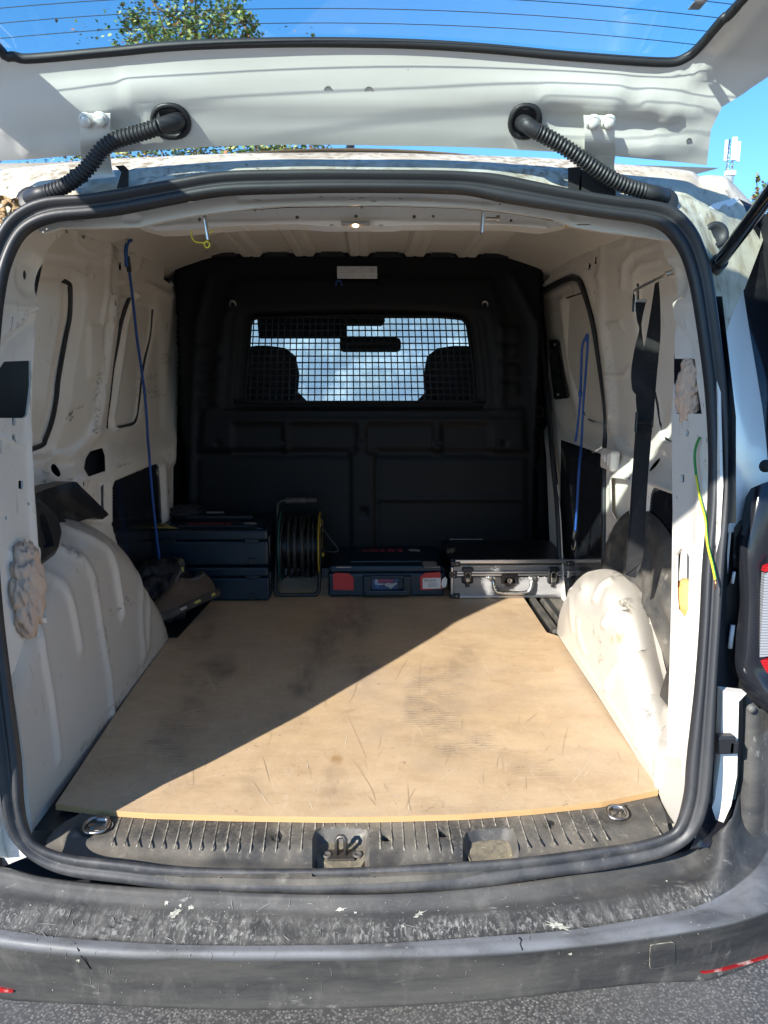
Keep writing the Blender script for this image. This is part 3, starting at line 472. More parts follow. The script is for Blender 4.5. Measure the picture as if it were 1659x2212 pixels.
featPR = [('p', ell(1452, 610, 26, 40), -.012, 18), ('l', [(1432, 655), (1465, 650), (1500, 652)], .004, 5), ('l', [(1455, 700), (1485, 740), (1500, 800)], -.004, 12), ('p', inflate(capR, 1.25), .005, 7), ('l', [(1450, 1640), (1480, 1650), (1512, 1660)], -.003, 4), ('l', [(1456, 1500), (1454, 1700), (1470, 1790)], .004, 6), ('l', [(1515, 1050), (1508, 1300), (1490, 1600)], .006, 12)]
sheet('rear_pillar', PR, mapX(.632), 5, M['paint'], van, holePR, featPR, disp=(-1, 0, 0), thick=(.005, 0, 0))
sheet('pillar_backing', [(-95, 1050), (-80, 850), (-50, 690), (-10, 560), (60, 490), (112, 500), (94, 560), (74, 660), (64, 760), (62, 974), (76, 1250), (100, 1500), (112, 1640), (50, 1800), (-60, 1600), (-100, 1350)], mapX(-.646), 20, M['navyd'], van)
quad('pillar_backing', [(.70, 1.39, .5), (.70, 1.60, .5), (.70, 1.60, 1.16), (.70, 1.39, 1.16)], M['blank'], th=(.004, 0, 0))
sheet('pillar_backing', [(1470, 640), (1560, 640), (1590, 900), (1590, 1130), (1458, 1130), (1456, 900), (1456, 772)], mapX(.648), 20, M['navyd'], van)
# ------------------------------------------------------------ wheel arches (Y,z heightfields)
def arch(s, outline, face, depth, R, ribs, step=.009, mat='archp', wp=None):
    ol = cat_rom(outline, 6)
    closed = np.vstack([ol, [[ol[-1][0], .575], [ol[0][0], .575]]])
    top = ol
    def mp(V):
        d = dseg(V, top); k = np.clip(1-d/R, 0, 1); rib = field(V, ribs)
        x = face-rib+.07*ss((V[:, 1]-.62)/.5)*.3+depth*(1-np.sqrt(1-np.minimum(k, .9999)**2)); return np.stack([s*x, V[:, 0], V[:, 1]], 1)
    return sheet('wheel_arch', closed, mp, step, M[mat], van, thick=(s*.05, 0, 0), paint=wp)
def yz(px, X): return [(p[1], p[2]) for p in onX(px, X)]
cl = yz([(358, 1383), (333, 1283), (302, 1227), (277, 1163), (240, 1125), (200, 1110), (160, 1118), (120, 1145), (88, 1205)], -.655)
cl[0] = (cl[0][0], .58); cl = cl[::-1]; cl = [(1.33, cl[0][1]-.10), (1.42, cl[0][1]-.03)]+cl[1:]
ribs = [('l', yz([(123, 1220), (150, 1257), (163, 1317), (173, 1400)], -.615), .008, .013), ('l', yz([(160, 1170), (193, 1203), (208, 1250), (217, 1350), (230, 1483), (238, 1570)], -.615), .008, .014), ('l', yz([(203, 1140), (240, 1180), (250, 1233), (258, 1327)], -.62), .012, .016), ('l', yz([(97, 1307), (103, 1417), (113, 1503), (124, 1640)], -.61), .008, .010), ('l', yz([(305, 1243), (297, 1330), (299, 1420)], -.62), .006, .02), ('l', yz([(325, 1283), (315, 1397)], -.61), .006, .02), ('l', yz([(160, 1520), (250, 1440), (345, 1380)], -.61), .002, .03)]
YE = lambda px, X, r_, s_: ('p', yz(ell(px[0], px[1], r_[0], r_[1]), X), 1, s_)
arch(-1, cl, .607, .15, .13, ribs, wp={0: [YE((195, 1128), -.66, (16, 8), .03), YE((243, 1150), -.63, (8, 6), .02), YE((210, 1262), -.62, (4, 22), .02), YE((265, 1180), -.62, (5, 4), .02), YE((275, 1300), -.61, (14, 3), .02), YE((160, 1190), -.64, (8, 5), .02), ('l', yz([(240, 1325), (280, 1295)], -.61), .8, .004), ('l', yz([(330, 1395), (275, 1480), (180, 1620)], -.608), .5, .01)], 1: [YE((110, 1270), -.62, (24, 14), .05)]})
crr = [(1.355, .66), (1.42, .69), (1.5, .735), (1.62, .80), (1.78, .868), (1.95, .905), (2.08, .90), (2.18, .865), (2.27, .79), (2.33, .70), (2.365, .58)]
ribr = [('l', [(q[1], q[2]) for q in onS(px, lambda p: p[:, 0]-.66, .6, 4)], .012, .016) for px in ([(1322, 1252), (1300, 1270), (1287, 1300)], [(1359, 1302), (1330, 1320), (1313, 1345), (1306, 1362)], [(1388, 1408), (1350, 1430), (1325, 1465), (1312, 1490)])]
ribr += [('l', yz([(1230, 1283), (1234, 1320), (1238, 1362)], .615), .007, .013), ('l', yz([(1249, 1350), (1252, 1400), (1262, 1440)], .615), .005, .016), ('l', yz([(1404, 1540), (1375, 1580), (1364, 1640), (1360, 1700)], .62), .01, .014), ('l', yz([(1430, 1620), (1415, 1680), (1408, 1740)], .62), .01, .01), ('l', yz([(1290, 1470), (1330, 1540), (1380, 1650)], .61), .003, .012)]
crown = [(1203, 1368), (1206, 1340), (1214, 1310), (1236, 1267), (1262, 1240), (1290, 1231), (1318, 1230), (1345, 1243), (1383, 1287), (1406, 1350), (1424, 1430), (1443, 1503), (1462, 1580)]
cro = cat_rom(crown, 5); cro2 = cat_rom(crown[4:], 5)
ao = [tuple(q) for q in cro]+[(1478, 1680), (1482, 1800), (1446, 1800), (1436, 1752), (1424, 1716), (1360, 1610), (1290, 1500), (1240, 1425)]
def amap(P):
    P = np.atleast_2d(np.array(P, float)); k = np.clip(1-dseg(P, cro2)/95, 0, 1)*ss((P[:, 0]-1225)/70); k2 = np.clip(1-dseg(P, cro)/26, 0, 1)*(1-ss((P[:, 0]-1250)/60))
    X = .614+.095*k**2.2+.03*k2**2-.0*k; d = rays(P); return CAM+d*((X[:, None]-CAM[0])/d[:, 0:1])
RB = [([(1322, 1252), (1299, 1268), (1285, 1298)], 1), ([(1359, 1299), (1331, 1313), (1308, 1343), (1306, 1355)], 1.1), ([(1399, 1411), (1364, 1423), (1336, 1441), (1317, 1472), (1311, 1493)], 1.3), ([(1418, 1505), (1397, 1524), (1383, 1552), (1378, 1587), (1379, 1615)], 1.1), ([(1441, 1575), (1425, 1603), (1421, 1650), (1420, 1700)], .8), ([(1231, 1277), (1234, 1327), (1238, 1366)], .5), ([(1248, 1338), (1252, 1381), (1263, 1413)], .4), ([(1240, 1405), (1290, 1480), (1360, 1585), (1420, 1690)], .25)]
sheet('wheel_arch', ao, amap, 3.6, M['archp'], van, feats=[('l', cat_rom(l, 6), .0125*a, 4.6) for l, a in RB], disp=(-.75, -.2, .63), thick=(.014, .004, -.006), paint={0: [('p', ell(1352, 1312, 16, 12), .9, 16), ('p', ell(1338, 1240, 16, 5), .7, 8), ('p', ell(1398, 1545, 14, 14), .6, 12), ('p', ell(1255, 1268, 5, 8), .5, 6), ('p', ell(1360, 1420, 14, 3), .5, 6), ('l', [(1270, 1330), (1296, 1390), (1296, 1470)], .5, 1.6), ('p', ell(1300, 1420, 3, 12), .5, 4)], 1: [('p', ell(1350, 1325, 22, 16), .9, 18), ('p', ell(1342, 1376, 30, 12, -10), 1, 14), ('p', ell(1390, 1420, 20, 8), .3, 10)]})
# black liner behind the right arch and plastic cover on the left arch
def px_poly(px, maps): return maps(np.array(px, float))
lin = [(2.28, .66), (2.30, .8), (2.26, .92), (2.16, 1.02), (2.02, 1.07), (1.88, 1.07), (1.76, 1.03), (1.66, .96), (1.56, .9), (1.45, .87)]
def liner():
    ol = cat_rom(lin, 6); closed = np.vstack([ol, [[1.45, .58], [2.28, .58]]])
    def mp(V):
        d = dseg(V, ol); k = np.clip(1-d/.16, 0, 1); return np.stack([.724+.03*(1-np.sqrt(1-np.minimum(k, .999)**2))+.012*np.sin(V[:, 0]*31)*ss(d/.1), V[:, 0], V[:, 1]], 1)
    return sheet('arch_liner', closed, mp, .012, M['sill'], van, feats=[('l', [(2.2, .93), (2.05, 1.0)], -.006, .01), ('l', [(1.72, .9), (1.6, .74), (1.5, .66)], -.012, .016), ('l', [(1.95, 1.0), (1.85, .92), (1.80, .86)], -.02, .016)], disp=(1, 0, 0))
liner()
c = onX([(1418, 1329)], .735)[0]; MB().lathe(c, (-1, -.4, .2), [(0, .006), (.010, .006), (.016, .003), (.017, 0)], 18).build('liner_screw', M['mgrey'], van)
MB().prism([tuple(p) for p in onX([(1425, 1503), (1427, 1492), (1448, 1425), (1462, 1400), (1462, 1545), (1446, 1530)], .655)], (.03, 0, 0)).build('lashing_pocket', M['plastic'], van)
cvr = [(60, 1072), (95, 1058), (130, 1047), (158, 1040), (166, 1041), (174, 1050), (202, 1077), (234, 1112), (222, 1122), (200, 1117), (168, 1128), (140, 1146), (130, 1160), (60, 1190)]
cv = sheet('arch_cover', cvr, mapX(-.70), 5, M['plastic'], van, disp=(1, 0, 0), feats=[('p', ell(152, 1120, 16, 5, 25), -.016, 8), ('p', [(150, 1040), (232, 1110), (200, 1117), (120, 1068)], .008, 10), ('l', [(126, 1072), (160, 1108)], -.006, 5)], thick=(-.05, 0, 0))
blk = [(68, 1078), (78, 1073), (98, 1090), (118, 1108), (129, 1132), (133, 1150), (126, 1185), (118, 1198), (84, 1224), (72, 1222)]
sheet('cover_block', blk, mapX(-.658), 4, M['plastic'], cv, holes=[[(80, 1112), (85, 1107), (92, 1113), (110, 1172), (110, 1179), (90, 1184), (84, 1174)]], thick=(-.045, 0, 0), feats=[('p', inflate(blk, .9), .006, 6)], disp=(1, 0, 0))
sheet('block_recess', inflate(blk, .9), mapX(-.668), 10, M['dark'], cv)
# ------------------------------------------------------------ roof
def roofz(V): return 1.886-.02*V[:, 0]**2-.048*ss((2.0-V[:, 1])/.5)
ribx = [(q[0]) for q in onY([(542, 545), (657, 545), (776, 545), (897, 545), (1010, 545)], 3.1)]
rf = [('p', rect(x-.035, 1.6, x+.035, 3.2), -.010, .014) for x in ribx]+[('p', rect(x-.024, 1.6, x+.024, 3.2), .004, .01) for x in ribx]
sheet('roof_panel', rect(-.74, 1.64, .74, 3.2), lambda V: np.stack([V[:, 0], V[:, 1], roofz(V)], 1), .02, M['blank'], van, )
for x in ribx:
    rows = []
    for Y in np.linspace(1.66, 3.11, 14):
        z = float(roofz(np.array([[x, Y]]))[0]); rows.append([(x-.048, Y, z+.003), (x-.032, Y, z-.014), (x-.010, Y, z-.014), (x, Y, z-.011), (x+.010, Y, z-.014), (x+.032, Y, z-.014), (x+.048, Y, z+.003)])
    MB().loft(rows, sm=False).build('roof_rib', M['blank'], van)
for i in range(6):   # dark mouths where the roof panel runs over the partition
    xa = -.64 if i == 0 else ribx[i-1]+.05; xb = .60 if i == 5 else ribx[i]-.05
    MB().prism([(xa, 3.085, 1.868), (xb, 3.085, 1.868), (xb-.02, 3.085, 1.888), (xa+.02, 3.085, 1.888)], (0, .05, 0)).build('rib_mouth', M['dark'], van)
# lining band just inside the seal, the slot above the beam and the beam itself
def hmap(yf): return lambda P: onS(P, lambda p: p[:, 1]-yf(p[:, 2], p[:, 0]), .6, 4)
inner_top = [(62, 482), (131, 470), (262, 462), (365, 442), (484, 424), (620, 416), (830, 412), (1015, 417), (1090, 430), (1213, 450), (1319, 466), (1408, 478), (1452, 500)]
band = [(x, y-14) for x, y in inner_top]+[(1452, 520), (1400, 512), (1300, 500), (1240, 490), (1195, 472), (1080, 455), (1000, 447), (830, 442), (620, 444), (540, 450), (440, 462), (360, 476), (300, 490), (220, 492), (130, 492), (90, 505)]
sheet('rear_roof_lining', band, hmap(lambda z, x: 1.44+.0*z+.02*np.cos(x*2)), 4.5, M['paint'], van, holes=[rect(690, 422, 696, 425), rect(740, 423, 746, 426), rect(775, 425, 790, 426.5), rect(755, 430, 764, 431.5), rect(862, 427, 870, 429), rect(800, 434, 812, 435.5), ell(1080, 441, 3, 2), rect(152, 476, 182, 478.5), rect(1247, 484, 1275, 486.5)], feats=[('l', [(520, 432), (700, 424), (900, 424), (1060, 436)], -.004, 5), ('p', ell(1248, 466, 16, 7), -.006, 8), ('p', ell(285, 474, 18, 7), -.006, 8)], disp=(0, -1, 0), thick=(0, .012, 0))
beam = [(295, 489), (360, 478), (440, 465), (540, 454), (620, 449), (830, 446), (1000, 451), (1080, 459), (1180, 474), (1232, 484), (1180, 494), (1100, 487), (1000, 486), (870, 486), (850, 489), (700, 489), (640, 484), (540, 487), (470, 490), (400, 497), (340, 500)]
sheet('roof_beam', beam, hmap(lambda z, x: 1.60+0*z), 4.5, M['paint'], van, holes=[ell(431, 474, 4, 4.6, 0, 6), ell(642, 469, 4.4, 4, 0, 6), ell(769, 467, 4, 3.6, 0, 6), ell(895, 468, 4, 4.4, 0, 6), ell(936, 467, 3, 3), ell(1104, 476, 3.6, 3.6, 0, 6), rect(527, 486, 549, 487.6), rect(590, 484, 601, 486), rect(712, 485, 721, 487.4), rect(818, 485.5, 828, 487.5), rect(936, 485, 949, 486.6), rect(988, 486.6, 1010, 488)], feats=[('l', [(300, 492), (440, 482), (620, 478), (830, 477), (1000, 480), (1180, 488)], .004, 3), ('p', rect(735, 480, 805, 492, 3), .003, 3)], disp=(0, -1, 0), thick=(0, .06, 0))
quad('beam_cavity', [tuple(q) for q in onY([(330, 486), (560, 440), (1060, 440), (1210, 480), (1100, 484), (540, 484)], 1.70)], M['dark'], th=(0, .003, 0))
c = onY([(768, 482)], 1.59)[0]; MB().box(c+[0, 0, -.001], (.056, .02, .006), bev=.002).build('lamp_housing', M['grey'], van)
MB().lathe(c+[0, -.004, -.004], (0, -.3, -1), [(0, .005), (.005, .003), (.006, 0)], 12).build('lamp_lens', M['lamp'], van)
# brackets under the rear roof edge
for px, nm in (([(438, 440), (510, 436)], 'roof_bracket'), ([(980, 432), (1046, 430)], 'roof_bracket')):
    A, B = onY(px, 1.50); mid = (A+B)/2; o = MB().box(mid, (abs(B[0]-A[0]), .02, .010), bev=.001).build(nm, M['steel'], van)
    X = A if px[0][0] < 600 else B
    q = onY([(447, 447), (443, 521)] if px[0][0] < 600 else [(1043, 438), (1042, 505)], 1.49); MB().box((q[0]+q[1])/2, (.0035, .022, abs(q[0][2]-q[1][2])), rot=Matrix.Rotation(math.radians(-8 if px[0][0] < 600 else 3), 3, 'Y'), bev=.0008).build('bracket_arm', M['steel'], o)
    for k in (.2, .8): c = A+(B-A)*k; MB().cyl(c+[0, -.011, -.002], c+[0, -.018, -.003], .004, 6).build('bolt', M['steel'], o)
c = onY([(1061, 472)], 1.55)[0]; MB().cyl(c+[-.01, 0, 0], c+[.012, 0, 0], .003, 10).cyl(c+[.010, 0, 0], c+[.016, 0, 0], .006, 6).build('beam_bolt', M['steel'], van)
yw = onY(cat_rom([(414, 497), (414, 510), (420, 521), (432, 524), (444, 524), (450, 520), (452, 506), (460, 497)], 5), 1.52)
ywire = MB().tube(yw.tolist(), .0013, 6).build('yellow_wire', M['gyel'], van); c = onY([(447, 528)], 1.52)[0]; MB().tube([c+np.array([.005*math.cos(t), 0, .006*math.sin(t)]) for t in np.linspace(0, 6.283, 14)[:-1]], .0016, 6, closed=True).build('wire_eyelet', M['gyel'], ywire)
ow = onY([(1218, 488), (1262, 484)], 1.56); MB().box((ow[0]+ow[1])/2, (.036, .01, .008), bev=.002).build('orange_tab', M['foam'], van)
wh = wpl(cat_rom([(1318, 500), (1290, 503), (1275, 515), (1255, 519), (1235, 532), (1210, 543), (1195, 556)], 5), 1, .022)+np.array([0, 0, .012]); MB().tube(wh.tolist(), [.004+.0025*abs(math.sin(i*1.3)) for i in range(len(wh))], 7).build('wiring_loom', M['cable'], van)

for sx in (-1, 1): MB().prism([(sx*.69, 3.42, .5), (sx*.90, 3.42, .5), (sx*.90, 3.42, 1.93), (sx*.69, 3.42, 1.93)], (0, .004, 0)).add([(sx*.69, 3.0, 1.915), (sx*.9, 3.0, 1.80), (sx*.9, 3.45, 1.80), (sx*.69, 3.45, 1.915)], [(0, 1, 2, 3)]).build('gap_light_blocker', M['dark'], van)  # dark panels added to block daylight in the gap beside the partition
# ------------------------------------------------------------ partition with grille
BY = 3.12
winB = [(547, 690), (570, 686), (700, 682), (780, 681), (900, 682), (985, 687), (1003, 693), (1010, 706), (1020, 780), (1025, 850), (1022, 864), (1010, 870), (545, 870), (533, 864), (530, 850), (536, 780), (541, 704)]
BO = [tuple(p) for p in proj([(-.84, BY+.26, .56), (-.84, BY+.26, 1.82), (-.74, BY, 1.895), (.74, BY, 1.895), (.84, BY+.26, 1.82), (.84, BY+.26, .56)])]
fb = [('p', inflate(winB, 1.10), -.010, 6), ('p', inflate(winB, 1.20), -.005, 6), ('p', [(508, 600), (1060, 600), (1090, 680), (1090, 880), (455, 880), (470, 700)], .008, 14), ('p', [(440, 885), (1130, 885), (1135, 974), (430, 974)], .012, 10)]
for a_, b_ in ((503, 612), (624, 771), (791, 935), (953, 1060)): fb.append(('p', rect(a_, 915, b_, 980, 6), -.008, 7))
for q in (472, 614, 781, 945, 1089): fb.append(('p', ell(q, 957, 5, 5), -.01, 3))
fb += [('p', rect(430, 990, 754, 1290, 8), .006, 6), ('p', rect(816, 990, 1135, 1290, 8), .006, 6), ('p', rect(757, 976, 811, 1300, 4), .012, 8), ('l', [(820, 1076), (1130, 1076)], .006, 4), ('p', rect(778, 1098, 794, 1114), -.008, 3), ('l', [(440, 895), (1130, 897)], -.008, 3)]
for k in range(4):
    fb += [('p', rect(428, 745+k*38, 478, 765+k*38, 4), .006, 7), ('p', rect(1078, 705+k*40, 1120, 735+k*40, 8), .007, 7)]
fb += [('l', [(1110, 600), (1160, 700), (1170, 900), (1175, 1200)], .01, 10), ('l', [(450, 600), (425, 700), (415, 900), (410, 1200)], .01, 10)]
PYF = lambda p: p[:, 1]-BY-.26*ss((np.abs(p[:, 0]+.005)-.715)/.05)
bulk = sheet('partition', BO, lambda P: onS(P, PYF, 1, 5), 6, M['bulk'], van, holes=[winB], feats=fb, disp=(0, -1, 0), thick=(0, .03, 0))
for q in (472, 614, 781, 945, 1089):
    c = onY([(q, 957)], BY-.012)[0]; MB().cyl(c, c+[0, -.004, 0], .006, 8).build('partition_screw', M['bulk'], bulk)
for q in ((1165, 758), (1165, 890), (1170, 1008)):
    c = onY([q], BY-.004)[0]; MB().tube([c+np.array([.018*math.cos(t), 0, .02*math.sin(t)]) for t in np.linspace(0, 6.283, 18)[:-1]], .003, 6, closed=True).build('partition_knob', M['bulk'], bulk)
A, B = onY([(728, 575), (815, 602)], BY-.025); pl = MB().box((A+B)/2, (B[0]-A[0], .003, abs(B[2]-A[2])), bev=.0008).box((A+B)/2+[0, -.004, -.003], (B[0]-A[0], .006, .004), bev=.001).build('metal_plate', M['steel'], van)
for q in ((749, 596), (806, 596)): c = onY([q], BY-.026)[0]; MB().cyl(c, c+[0, -.006, 0], .006, 8).build('plate_screw', M['steel'], pl)
for q in ((732, 612, .006), (822, 612, .006), (503, 656, .009), (1047, 657, .009)):
    c = onY([q[:2]], BY-.03)[0]; r_ = .011
    MB().tube([c+np.array([r_*math.cos(t), -.01*math.sin(t), r_*1.2*math.sin(t)-.004]) for t in np.linspace(-.3, 3.44, 12)], .0035, 6).build('partition_hook', M['blue'] if q[0] == 732 else (M['steel'] if q[0] in (503, 1047) else M['bulk']), van)
# window grille: every bar its own piece
GY = BY-.012
gf = van
def clipbar(p, q):
    t = np.linspace(0, 1, 200); P = np.array(p)+(np.array(q)-np.array(p))*t[:, None]; i = np.where(inpoly(P, inflate(winB, 1.015)))[0]
    return (P[i[0]], P[i[-1]]) if len(i) > 3 else None
gr = MB().tube(onY(cat_rom(winB, 3, True), GY).tolist(), .007, 6, closed=True).build('window_grille', M['bulk'], van)
for i in range(37):
    u = i/36; xt = 536+u*(1014-536); xb = 525+u*(1031-525); c = clipbar((xt, 675), (xb, 874))
    if c: A, B = onY(c, GY); MB().box((A+B)/2, (.0042, .0042, abs(A[2]-B[2])), rot=Matrix.Rotation(math.atan2(B[0]-A[0], B[2]-A[2]) if B[2] > A[2] else math.atan2(A[0]-B[0], A[2]-B[2]), 3, 'Y')).build('grille_bar', M['bulk'], gr)
for j in range(14):
    y = 685+j*13.9; c = clipbar((510, y+1), (1045, y+1))
    if c: A, B = onY(c, GY-.003); MB().box((A+B)/2, (abs(B[0]-A[0]), .0045, .0052)).build('grille_bar', M['bulk'], gr)
# ------------------------------------------------------------ cab seen through the grille
def seat(px):
    x = onY([(px, 860)], 3.5)[0][0]; rows = []
    for z, hw, d in ((.75, .23, .10), (1.15, .23, .10), (1.30, .19, .09), (1.34, .15, .07)): rows.append([(x+hw*math.cos(t), 3.52+d*math.sin(t)*.7, z) for t in np.linspace(0, 6.283, 20)[:-1]])
    s_ = MB().loft(rows, closed=True); s_.add(rows[-1], [tuple(range(19))]); o = s_.build('cab_seat', M['seatc'], van); rows = []
    for z, hw, d in ((1.30, .10, .05), (1.33, .15, .06), (1.42, .16, .065), (1.50, .145, .06), (1.535, .10, .04), (1.545, .03, .02)): rows.append([(x+hw*np.sign(math.cos(t))*abs(math.cos(t))**.6, 3.48+d*math.sin(t), z) for t in np.linspace(0, 6.283, 24)[:-1]])
    MB().loft(rows, closed=True).add(rows[-1], [tuple(range(23))]).build('headrest', M['seatc'], o)
seat(572); seat(990)
quad('dashboard', [(-.75, 4.15, .9), (.75, 4.15, .9), (.75, 4.15, 1.18), (-.75, 4.15, 1.18)], M['cab'], th=(0, .5, -.02))
quad('cab_roof_lining', [(-.66, 3.14, 1.78), (.66, 3.14, 1.78), (.62, 3.95, 1.74), (-.62, 3.95, 1.74)], M['blank'], th=(0, 0, .02))
MB().box((-.30, 3.93, 1.66), (.44, .02, .14), rot=Matrix.Rotation(.4, 3, 'X'), bev=.01).build('sun_visor', M['seatc'], van)
MB().box((.0, 3.9, 1.70), (.22, .1, .09), bev=.02).build('mirror_mount', M['seatc'], van)
c = onY([(800, 745)], 3.85)[0]; MB().box(c, (.30, .03, .07), bev=.02).build('rear_view_mirror', M['seatc'], van)
for s in (-1, 1):
    MB().tube([(s*.64, 3.95, 1.76), (s*.72, 4.3, 1.5), (s*.80, 4.75, 1.15)], .028, 8).build('cab_pillar', M['blank'], van)
    MB().tube([(s*.70, 3.3, 1.0), (s*.72, 3.32, 1.72)], .03, 8).build('cab_pillar', M['seatc'], van)
quad('windscreen', [(-.64, 3.97, 1.76), (.64, 3.97, 1.76), (.78, 4.85, 1.12), (-.78, 4.85, 1.12)], M['screen'], th=(0, 0, .004))
quad('bonnet', [(-.78, 4.85, 1.10), (.78, 4.85, 1.10), (.74, 5.6, .92), (-.74, 5.6, .92)], M['paint'], th=(0, 0, -.02))
# ------------------------------------------------------------ opening seal
SP = [((830, 411), (830, 369)), ((950, 413), (950, 370)), ((1015, 417), (1020, 373)), ((1090, 432), (1085, 379)), ((1213, 452), (1225, 408)), ((1319, 468), (1325, 425)), ((1390, 478), (1400, 434)), ((1430, 492), (1452, 447)), ((1458, 520), (1490, 480)), ((1480, 560), (1516, 525)), ((1499, 632), (1537, 600)), ((1519, 765), (1556, 740)), ((1530, 865), (1570, 850)), ((1536, 985), (1575, 985)), ((1533, 1100), (1572, 1100)), ((1523, 1217), (1561, 1220)), ((1516, 1350), (1552, 1355)), ((1506, 1483), (1544, 1490)), ((1489, 1642), (1538, 1650)), ((1483, 1717), (1526, 1742)), ((1465, 1780), (1502, 1804)), ((1440, 1803), (1454, 1842)), ((1379, 1822), (1395, 1862)), ((1279, 1837), (1300, 1880)), ((1124, 1857), (1179, 1896)), ((954, 1869), (1000, 1922)), ((829, 1876), (829, 1930)), ((650, 1881), (650, 1932)), ((400, 1877), (400, 1922)), ((250, 1862), (270, 1908)), ((150, 1850), (150, 1892)), ((90, 1830), (82, 1866)), ((63, 1803), (38, 1827)), ((47, 1742), (13, 1765)), ((40, 1642), (-5, 1650)), ((22, 1503), (-22, 1503)), ((0, 1320), (-42, 1320)), ((-12, 1150), (-55, 1150)), ((-18, 1000), (-60, 1000)), ((-15, 850), (-57, 850)), ((-3, 700), (-45, 690)), ((5, 632), (-38, 615)), ((17, 575), (-22, 545)), ((40, 522), (8, 485)), ((70, 492), (48, 448)), ((120, 474), (102, 427)), ((200, 466), (186, 421)), ((262, 458), (262, 409)), ((365, 438), (379, 388)), ((484, 418), (484, 372)), ((620, 413), (630, 368)), ((720, 411), (720, 368))]
I_ = mapO(cat_rom([p[0] for p in SP], 5, True)); O_ = mapO(cat_rom([p[1] for p in SP], 5, True))
nrm = np.array([0, -1, .163]); nrm /= np.linalg.norm(nrm)
prof = [(-.05, -.012), (-.04, .0), (.02, .008), (.12, .012), (.25, .013), (.36, .009), (.42, .006), (.50, .012), (.64, .021), (.78, .023), (.90, .018), (.98, .008), (1.0, -.004), (.98, -.05)]
hk = (1-.5*ss((.70-I_[:, 2:3])/.08))
rows = [(I_*(1-t)+O_*t+nrm*(h*hk*.7)).tolist() for t, h in prof]
sealo = MB().loft(rows, closed=True).build('opening_seal', M['rubber'], van)
# ------------------------------------------------------------ sill trim (plastic tread plate) with pockets
SI = [(92, 1835), (100, 1806), (140, 1775), (182, 1752), (200, 1738), (500, 1752), (830, 1755), (1150, 1738), (1400, 1696), (1418, 1712), (1436, 1752), (1446, 1792), (1440, 1806), (1379, 1826), (1279, 1842), (1124, 1862), (954, 1874), (829, 1881), (650, 1886), (400, 1882), (250, 1868), (150, 1858)]
pk1 = [(674, 1880), (674, 1812), (680, 1796), (694, 1788), (740, 1786), (775, 1787), (792, 1793), (797, 1806), (799, 1880)]
pk2 = [(999, 1866), (1000, 1812), (1008, 1797), (1030, 1791), (1090, 1787), (1108, 1793), (1116, 1810), (1124, 1857), (1110, 1861)]
brk = [(80, 1800), (250, 1822), (440, 1830), (600, 1838), (830, 1845), (1000, 1832), (1200, 1815), (1440, 1785), (1460, 1900), (830, 1960), (60, 1900)]
def sillmap(P): return onZ(P, .587)
sf = [('p', brk, -.012, 26)]
tops = lambda x: 1765-.00008*(x-800)**2*(1 if x > 800 else .6)
gy = []
for i, x0 in enumerate(list(range(215, 700, 26))+list(range(700, 1010, 24))+list(range(1010, 1400, 27))):
    sl_ = (x0-790)*-.00105; yb = (1822+(x0-200)*.06) if x0 < 600 else (1850-abs(x0-800)*.03 if x0 < 1000 else 1842-(x0-1000)*.10)
    yt = tops(x0)-4
    ln = [(x0, yt), (x0+(yb-yt)*-(795-x0)*.00125*1.0, yb)]
    if x0 < 800: ln[1] = (x0-(795-x0)*.00062*(yb-yt), yb)
    else: ln[1] = (x0+(x0-795)*.00095*(yb-yt), yb)
    if abs(x0-208) > 40 and abs(x0-1333) > 30: gy.append(ln)
sf += [('l', [(185, 1752), (158, 1782), (135, 1810)], .003, 4), ('p', ell(208, 1786, 42, 22), -.004, 6), ('p', ell(1333, 1760, 38, 18), -.004, 6), ('p', ell(600, 1806, 13, 11), -.004, 5), ('p', ell(1188, 1778, 13, 10), -.004, 5), ('p', ell(835, 1808, 17, 12), -.002, 4), ('p', ell(958, 1799, 17, 12), -.002, 4)]
dust = [('l', l, .5, 4) for l in gy]+[('p', ell(760, 1790, 600, 20), .3, 50)]
wet = [('p', ell(825, 1850, 42, 22), .8, 20), ('p', ell(570, 1800, 20, 28), .5, 16), ('p', ell(690, 1800, 10, 30), .5, 12)]
sill = sheet('sill_trim', SI, sillmap, 4, M['sill'], van, holes=[pk1, pk2, ell(835, 1808, 13, 8), ell(958, 1799, 13, 8)], feats=sf, paint={0: dust, 1: wet}, thick=(0, 0, -.012))
for l in gy:
    P = resample(l, 6, False); Q = np.array([onZ([q], .5872-.012*float(ss((q[1]-1828)/26)))[0] for q in P])
    if len(Q) > 1 and not (inpoly(P, pk1).any() or inpoly(P, pk2).any()): MB().tube(Q.tolist(), .0014, 6).build('tread_rib', M['tread'], sill)
    elif len(Q) > 2:
        keep = ~(inpoly(P, inflate(pk1, 1.05))|inpoly(P, inflate(pk2, 1.05))); Q = Q[keep]
        if len(Q) > 1: MB().tube(Q.tolist(), .0014, 6).build('tread_rib', M['tread'], sill)
def pocket(poly, depth, ins):
    top = np.array([onZ([q], .5862-.012*float(ss((q[1]-1826)/24)))[0] for q in resample(poly, 8, True)]); c = top.mean(0); low = top.copy(); low[:, :2] = c[:2]+(top[:, :2]-c[:2])*ins; low[:, 2] -= depth; low[:, 1] -= .002
    mb = MB(); n = len(top); mb.loft([top.tolist(), (top*.35+low*.65+[0, 0, -.001]).tolist(), low.tolist()], closed=True); mb.add(low, [tuple(range(n))], 1); return mb.build('latch_pocket', [M['sill'], M['dust']], sill)
pocket(pk1, .024, .84); pocket(pk2, .018, .82)
for q in ((835, 1808), (958, 1799)): c = onZ([q], .582)[0]; MB().lathe(c, (0, 0, -1), [(.013, 0), (.012, .018), (0, .018)], 14).build('sill_hole_cup', M['dark'], sill)
